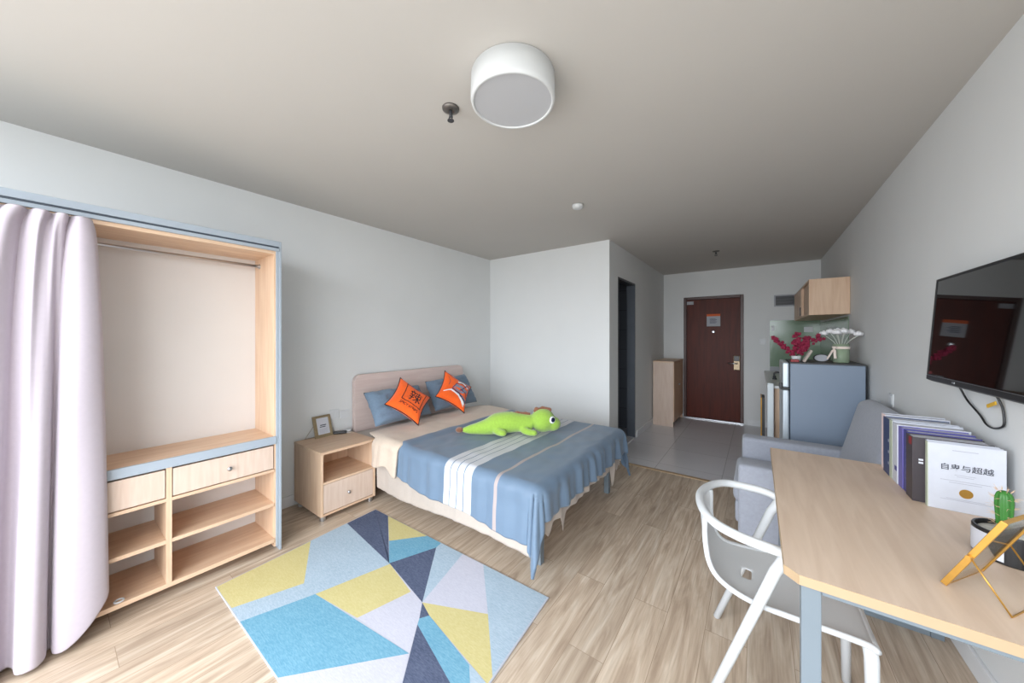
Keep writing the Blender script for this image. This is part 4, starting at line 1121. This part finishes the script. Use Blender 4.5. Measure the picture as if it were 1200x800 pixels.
obj('plinth', B(fx0 + .06, fx1 - .02, fy0 + .02, fy1 - .02, 0, .03), M['black'], t)

# things on the fridge
TZ = fz + .0006
vx, vy = .592, 4.08
t = thing('flower_vase', 'green glass vase with white flowers and cream bow on the refrigerator', 'vase', (vx, vy, TZ))
bm = bmesh.new(); lathe(bm, [(0, TZ), (.052, TZ), (.055, TZ + .006), (.055, TZ + .160), (.052, TZ + .160), (.052, TZ + .010), (0, TZ + .008)], vx, vy, 40); obj('glass_jar', bm, M['vase'], t, smooth=True)
bm = bmesh.new(); lathe(bm, [(.0565, TZ + .118), (.058, TZ + .121), (.058, TZ + .137), (.0565, TZ + .140)], vx, vy, 40)
obj('ribbon_band', bm, M['ribbon'], t, smooth=True, solid=.001)
bm = bmesh.new()
for (dx, dzz) in ((-.035, .0), (.02, .005)):
    tube(bm, catmull([(vx - .05, vy - .055, TZ + .128), (vx - .055 + dx * .3, vy - .068, TZ + .10), (vx - .06 + dx * .6, vy - .070, TZ + .065), (vx - .064 + dx, vy - .070, TZ + .03 + dzz)], 5), [.004] * 4 + [.010] * 12, 8, flat=.3)
sphere(bm, (vx - .048, vy - .058, TZ + .130), (.016, .008, .010), 10, 8)
obj('ribbon_bow', bm, M['ribbon'], t, smooth=True)
heads = []
for k in range(13):
    a = 2 * PI * k / 13 * 1.0; rr = (.112, .072, .032)[k % 3]
    heads.append((vx + rr * math.cos(a) * 1.0, vy + rr * math.sin(a) * .8, TZ + .255 + .022 * (1 - rr / .115) + random.uniform(-.008, .01)))
for (hx, hy, hz) in heads:
    bm = bmesh.new(); bxp = (vx + (hx - vx) * .25, vy + (hy - vy) * .25, TZ + .03)
    tube(bm, catmull([bxp, (vx + (hx - vx) * .32, vy + (hy - vy) * .32, TZ + .16), (hx, hy, hz - .012)], 4), .0026, 6)
    s_ = obj('flower_stem', bm, M['stem'], t, smooth=True)
    bm = bmesh.new()
    for j in range(7):
        a = 2 * PI * j / 6; q = (0, 0) if j == 6 else (.016 * math.cos(a), .016 * math.sin(a))
        sphere(bm, (hx + q[0], hy + q[1], hz + (.008 if j == 6 else 0)), (.015, .015, .017), 10, 7)
    obj('flower_head', bm, M['whitepetal'], s_, smooth=True)
bm = bmesh.new()
for k in range(18):
    a = random.uniform(0, 2 * PI); r = random.uniform(.01, .042)
    tube(bm, [(vx + r * math.cos(a), vy + r * math.sin(a), TZ + .012), (vx + r * math.cos(a + .2), vy + r * math.sin(a + .2), TZ + .155)], .0035, 6)
obj('green_stems', bm, M['greenstem'], t, smooth=True)

qx, qy = .288, 4.02
t = thing('blossom_pot', 'magenta blossom sprays in a small pale pot on the refrigerator', 'flower pot', (qx, qy, TZ))
bm = bmesh.new(); lathe(bm, [(0, TZ), (.030, TZ), (.036, TZ + .05), (.033, TZ + .05), (.031, TZ + .042), (0, TZ + .040)], qx, qy, 28); obj('pot', bm, M['white'], t, smooth=True)
sprays = [[(0, 0, .045), (-.05, .0, .09), (-.10, .0, .15), (-.165, .01, .215)], [(0, 0, .045), (-.005, .01, .12), (.0, .012, .18), (.006, .02, .25)], [(0, 0, .045), (.045, .0, .10), (.09, .0, .17), (.175, .02, .225)], [(0, 0, .045), (.03, .02, .11), (.06, .03, .175), (.08, .03, .225)]]
for sp in sprays:
    pts = catmull([(qx + a, qy + b, TZ + c) for (a, b, c) in sp], 8)
    bm = bmesh.new(); tube(bm, pts, .0022, 6); br_ = obj('twig', bm, M['twig'], t, smooth=True)
    bm = bmesh.new()
    for i, p in enumerate(pts):
        if i < 5: continue
        for j in range(2 if i % 2 else 1):
            c = p + Vector((random.uniform(-.02, .02), random.uniform(-.02, .02), random.uniform(-.016, .016)))
            r = random.uniform(.009, .014)
            for q in range(4):
                a = q * PI / 2 + random.random()
                sphere(bm, c + Vector((math.cos(a) * r * .7, random.uniform(-.3, .3) * r, math.sin(a) * r * .7)), (r * .8, r * .5, r * .8), 6, 5)
    obj('blossom', bm, M['petal'], br_, smooth=True)
bm = bmesh.new(); box(bm, -.008, .008, -.05, .05, 0, .115); bm.transform(Matrix.Translation((.330, 3.935, TZ)) @ Matrix.Rotation(.48, 4, 'Y'))
zmin = min(vv.co.z for vv in bm.verts); bm.transform(Matrix.Translation((0, 0, TZ - zmin)))
tag(obj('greeting_card', bm, M['sheet'], bevel=.001), 'cream card tilted against the blossom pot on the refrigerator', 'card')
t = thing('desk_clock', 'small round black rimmed clock lying back beside the vase on the refrigerator', 'clock', (.46, 4.03, TZ))
bm = bmesh.new(); R0 = .052
tube(bm, catmull([(.46 + R0 * math.cos(a), 4.03, TZ + .006 + R0 + R0 * math.sin(a)) for a in [k * PI / 8 for k in range(16)]], 3, True), .006, 8, True)
bm.transform(Matrix.Translation((0, 4.03, TZ)) @ Matrix.Scale(.62, 4, (0, 0, 1)) @ Matrix.Translation((0, -4.03, -TZ))); obj('clock_rim', bm, M['black'], t, smooth=True)
bm = bmesh.new(); prism(bm, [(.46 + R0 * math.cos(k * PI / 16), TZ + (.006 + R0 + R0 * math.sin(k * PI / 16)) * .62) for k in range(32)], 'Y', 4.029, 4.036); obj('clock_face', bm, M['noticegrey'], t)
bm = bmesh.new(); box(bm, .205, .262, 3.88, 3.96, TZ, TZ + .022)
bm.transform(Matrix.Translation((.035, 0, 0)))
tag(obj('red_box', bm, M['redplastic'], bevel=.003), 'small dark red box at the front corner of the refrigerator top', 'box')

# ================================================================== KITCHEN
t = thing('kitchen_cabinet', 'low kitchen cabinet with beech side and white worktop behind the refrigerator', 'kitchen cabinet', (.46, 5.5, 0))
obj('cabinet_body', B(.152, XR - .02, 4.62, 6.42, .08, .842), M['woodz'], t, bevel=.002)
obj('worktop', B(.085, XR - .004, 4.58, YE - .0005, .842, .872), M['counter'], t, bevel=.003)
for k in range(3): 
    d = obj('cabinet_door', B(.132, .150, 4.64 + k * .595, 5.21 + k * .595, .10, .825), M['woodfront'], t, bevel=.002)
    obj('handle', B(.118, .132, 4.68 + k * .595, 4.70 + k * .595, .74, .82), M['black'], d, bevel=.003)
obj('plinth', B(.20, XR - .02, 4.64, 6.40, 0, .08), M['darkgrey'], t)
t = thing('faucet', 'dark kitchen tap rising from the worktop edge', 'tap', (.17, 5.25, .873))
bm = bmesh.new(); lathe(bm, [(0, .873), (.024, .873), (.024, .885), (.016, .89), (.016, .915), (0, .918)], .17, 5.25, 18); obj('tap_base', bm, M['darkgrey'], t, smooth=True)
bm = bmesh.new(); tube(bm, catmull([(.17, 5.25, .905), (.17, 5.25, .945), (.20, 5.25, .96), (.27, 5.25, .945)], 6), .010, 10); obj('spout', bm, M['darkgrey'], t, smooth=True)
bm = bmesh.new(); box(bm, .086, .143, 4.535, 4.557, .0, .900)
tag(obj('white_board', bm, M['bone'], bevel=.01, segs=3), 'tall narrow white board standing upright at the end of the kitchen cabinet', 'board')
t = thing('standing_mirror', 'narrow gold edged dark panel standing on the floor before the kitchen cabinet', 'mirror', (.06, 5.40, 0))
bm = bmesh.new(); box(bm, .034, .046, 5.20, 5.55, .002, .64); obj('gold_edge', bm, M['gold'], t, bevel=.002)
obj('dark_panel', B(.0465, .075, 5.205, 5.545, .002, .635), M['darkgrey'], t, bevel=.002)
# green glass splashback, wrapping the corner
t = thing('splashback', 'green glass splashback behind the kitchen worktop', 'splashback', (.45, YE - .01, .93))
obj('glass_panel', B(.155, XR - .007, YE - .008, YE - .001, .94, 1.64), M['greenglass'], t, bevel=.001)
obj('glass_panel', B(XR - .007, XR - .001, 4.67, YE - .008, .94, 1.60), M['greenglass'], t, bevel=.001)
tag(obj('tile_strip', B(.155, XR - .008, YE - .012, YE - .001, .8726, .938), M['noticegrey']), 'grey strip between splashback and worktop on the entrance wall', 'wall strip')
plate('wall_socket', .60, YE - .008, 1.50, .10, .075, 'Y', 'white socket plate on the green splashback under the wall cabinet', None, 1)
plate('wall_socket', .192, YE - .008, 1.52, .04, .08, 'Y', 'narrow white plate at the splashback edge nearest the entrance door', None, 1)
# wall cabinet
t = thing('wall_cabinet', 'beech open-fronted wall cabinet high above the kitchen worktop', 'wall cabinet', (.58, 5.4, 1.62))
ux0, ux1, uy0, uy1, uz0, uz1 = .428, XR - .002, 4.60, 6.25, 1.62, 1.985
obj('side_panel', B(ux0, ux1, uy0, uy0 + .018, uz0, uz1), M['woodz'], t, bevel=.001)
obj('side_panel', B(ux0, ux1, uy1 - .018, uy1, uz0, uz1), M['woodz'], t, bevel=.001)
obj('top_panel', B(ux0, ux1, uy0 + .018, uy1 - .018, uz1 - .018, uz1), M['woody'], t, bevel=.001)
obj('bottom_panel', B(ux0, ux1, uy0 + .018, uy1 - .018, uz0, uz0 + .018), M['woody'], t, bevel=.001)
obj('back_panel', B(ux1 - .01, ux1, uy0 + .018, uy1 - .018, uz0 + .018, uz1 - .018), M['woodz'], t)
obj('divider', B(ux0 + .003, ux1 - .01, 5.30, 5.318, uz0 + .018, uz1 - .018), M['woodz'], t, bevel=.001)
obj('cabinet_door', B(ux0 - .002, ux0 + .016, 5.335, 6.228, uz0 + .02, uz1 - .02), M['woodz'], t, bevel=.001)
d = obj('cabinet_door', B(ux0 + .020, ux0 + .036, 4.80, 5.296, uz0 + .02, uz1 - .02), M['woodz'], t, bevel=.001)
obj('handle', B(ux0 - .012, ux0 - .002, 5.345, 5.365, uz0 + .03, uz0 + .13), M['black'], t, bevel=.002)
# breaker box
t = thing('breaker_box', 'dark breaker box in pale frame high on the entrance wall', 'breaker box', (.33, YE - .02, 1.85))
obj('box_frame', B(.205, .455, YE - .014, YE - .001, 1.85, 2.025), M['noticegrey'], t, bevel=.003)
bm = bmesh.new(); box(bm, .225, .440, YE - .022, YE - .014, 1.87, 2.005)
obj('cover', bm, M['darkgrey'], t, bevel=.003)
for k in range(3): obj('slot', B(.232, .433, YE - .0245, YE - .022, 1.885 + k * .04, 1.90 + k * .04), M['black'], t)

# ================================================================== SHOE CABINET
hx0, hx1, hy0, hy1, hz = XH + .016, -1.05, 5.665, YE - .016, 1.012
t = thing('shoe_cabinet', 'tall slim beech shoe cabinet beside the entrance door', 'cabinet', ((hx0 + hx1) / 2, 6.08, 0))
obj('side_panel', B(hx0, hx1, hy0, hy0 + .018, 0, hz - .02), M['woodfront'], t, bevel=.001)
obj('side_panel', B(hx0, hx1, hy1 - .018, hy1, 0, hz - .02), M['woodz'], t, bevel=.001)
obj('top_panel', B(hx0, hx1 + .012, hy0 - .004, hy1, hz - .02, hz), M['woodx'], t, bevel=.0015)
obj('back_panel', B(hx0, hx0 + .01, hy0 + .018, hy1 - .018, .05, hz - .02), M['woodz'], t)
obj('bottom_panel', B(hx0 + .01, hx1 - .01, hy0 + .018, hy1 - .018, .07, .09), M['woodz'], t)
for (a, b) in ((hy0 + .02, (hy0 + hy1) / 2 - .002), ((hy0 + hy1) / 2 + .002, hy1 - .02)):
    d = obj('cabinet_door', B(hx1 - .008, hx1 + .010, a, b, .075, hz - .024), M['woodz'], t, bevel=.001)
    bm = bmesh.new(); yk = b - .03 if a < 6 else a + .03
    sphere(bm, (hx1 + .018, yk, .62), .010, 12, 8); obj('knob', bm, M['steel'], d, smooth=True)

# ================================================================== LIGHT AND CAMERA
wd = bpy.data.worlds.new('sky'); SC.world = wd; wd.use_nodes = True
nt = wd.node_tree; bg = nt.nodes['Background']
tc = nt.nodes.new('ShaderNodeTexCoord'); sp = nt.nodes.new('ShaderNodeSeparateXYZ'); rp = nt.nodes.new('ShaderNodeValToRGB')
nt.links.new(tc.outputs['Generated'], sp.inputs['Vector'])
mpv = nt.nodes.new('ShaderNodeMapRange'); mpv.inputs['From Min'].default_value = -1; mpv.inputs['From Max'].default_value = 1
nt.links.new(sp.outputs['Z'], mpv.inputs['Value']); nt.links.new(mpv.outputs['Result'], rp.inputs['Fac'])
e = rp.color_ramp.elements
e[0].position = .40; e[0].color = (.33, .33, .325, 1)
e[1].position = .55; e[1].color = (.90, .96, 1.03, 1)
nt.links.new(rp.outputs['Color'], bg.inputs['Color']); bg.inputs['Strength'].default_value = 10.2
pl = bpy.data.lights.new('window_portal', 'AREA'); pl.shape = 'RECTANGLE'; pl.size = WX1 - WX0; pl.size_y = WZ1 - WZ0
pl.cycles.is_portal = True
po = bpy.data.objects.new('window_portal', pl); C.objects.link(po)
po.location = ((WX0 + WX1) / 2, YW - .02, (WZ0 + WZ1) / 2); po.rotation_euler = (PI / 2, 0, 0)

cam = bpy.data.cameras.new('camera'); co = bpy.data.objects.new('camera', cam); C.objects.link(co)
cam.sensor_fit = 'HORIZONTAL'; cam.sensor_width = 36.0; cam.lens = 395.0 / 1200 * 36; cam.shift_y = -6.0 / 1200
cam.clip_start = .02
co.location = (0, 0, 1.40); co.rotation_euler = (PI / 2, 0, math.atan(287.5 / 395))
SC.camera = co
SC.view_settings.view_transform = 'Standard'; SC.view_settings.look = 'None'; SC.view_settings.gamma = 1.0
SC.view_settings.exposure = 0.0
try: SC.view_settings.use_curve_mapping = False
except Exception: pass
SC.cycles.max_bounces = 12; SC.cycles.diffuse_bounces = 8; SC.cycles.glossy_bounces = 4; SC.cycles.transmission_bounces = 8
SC.cycles.use_denoising = True
SC.cycles.sample_clamp_indirect = 8
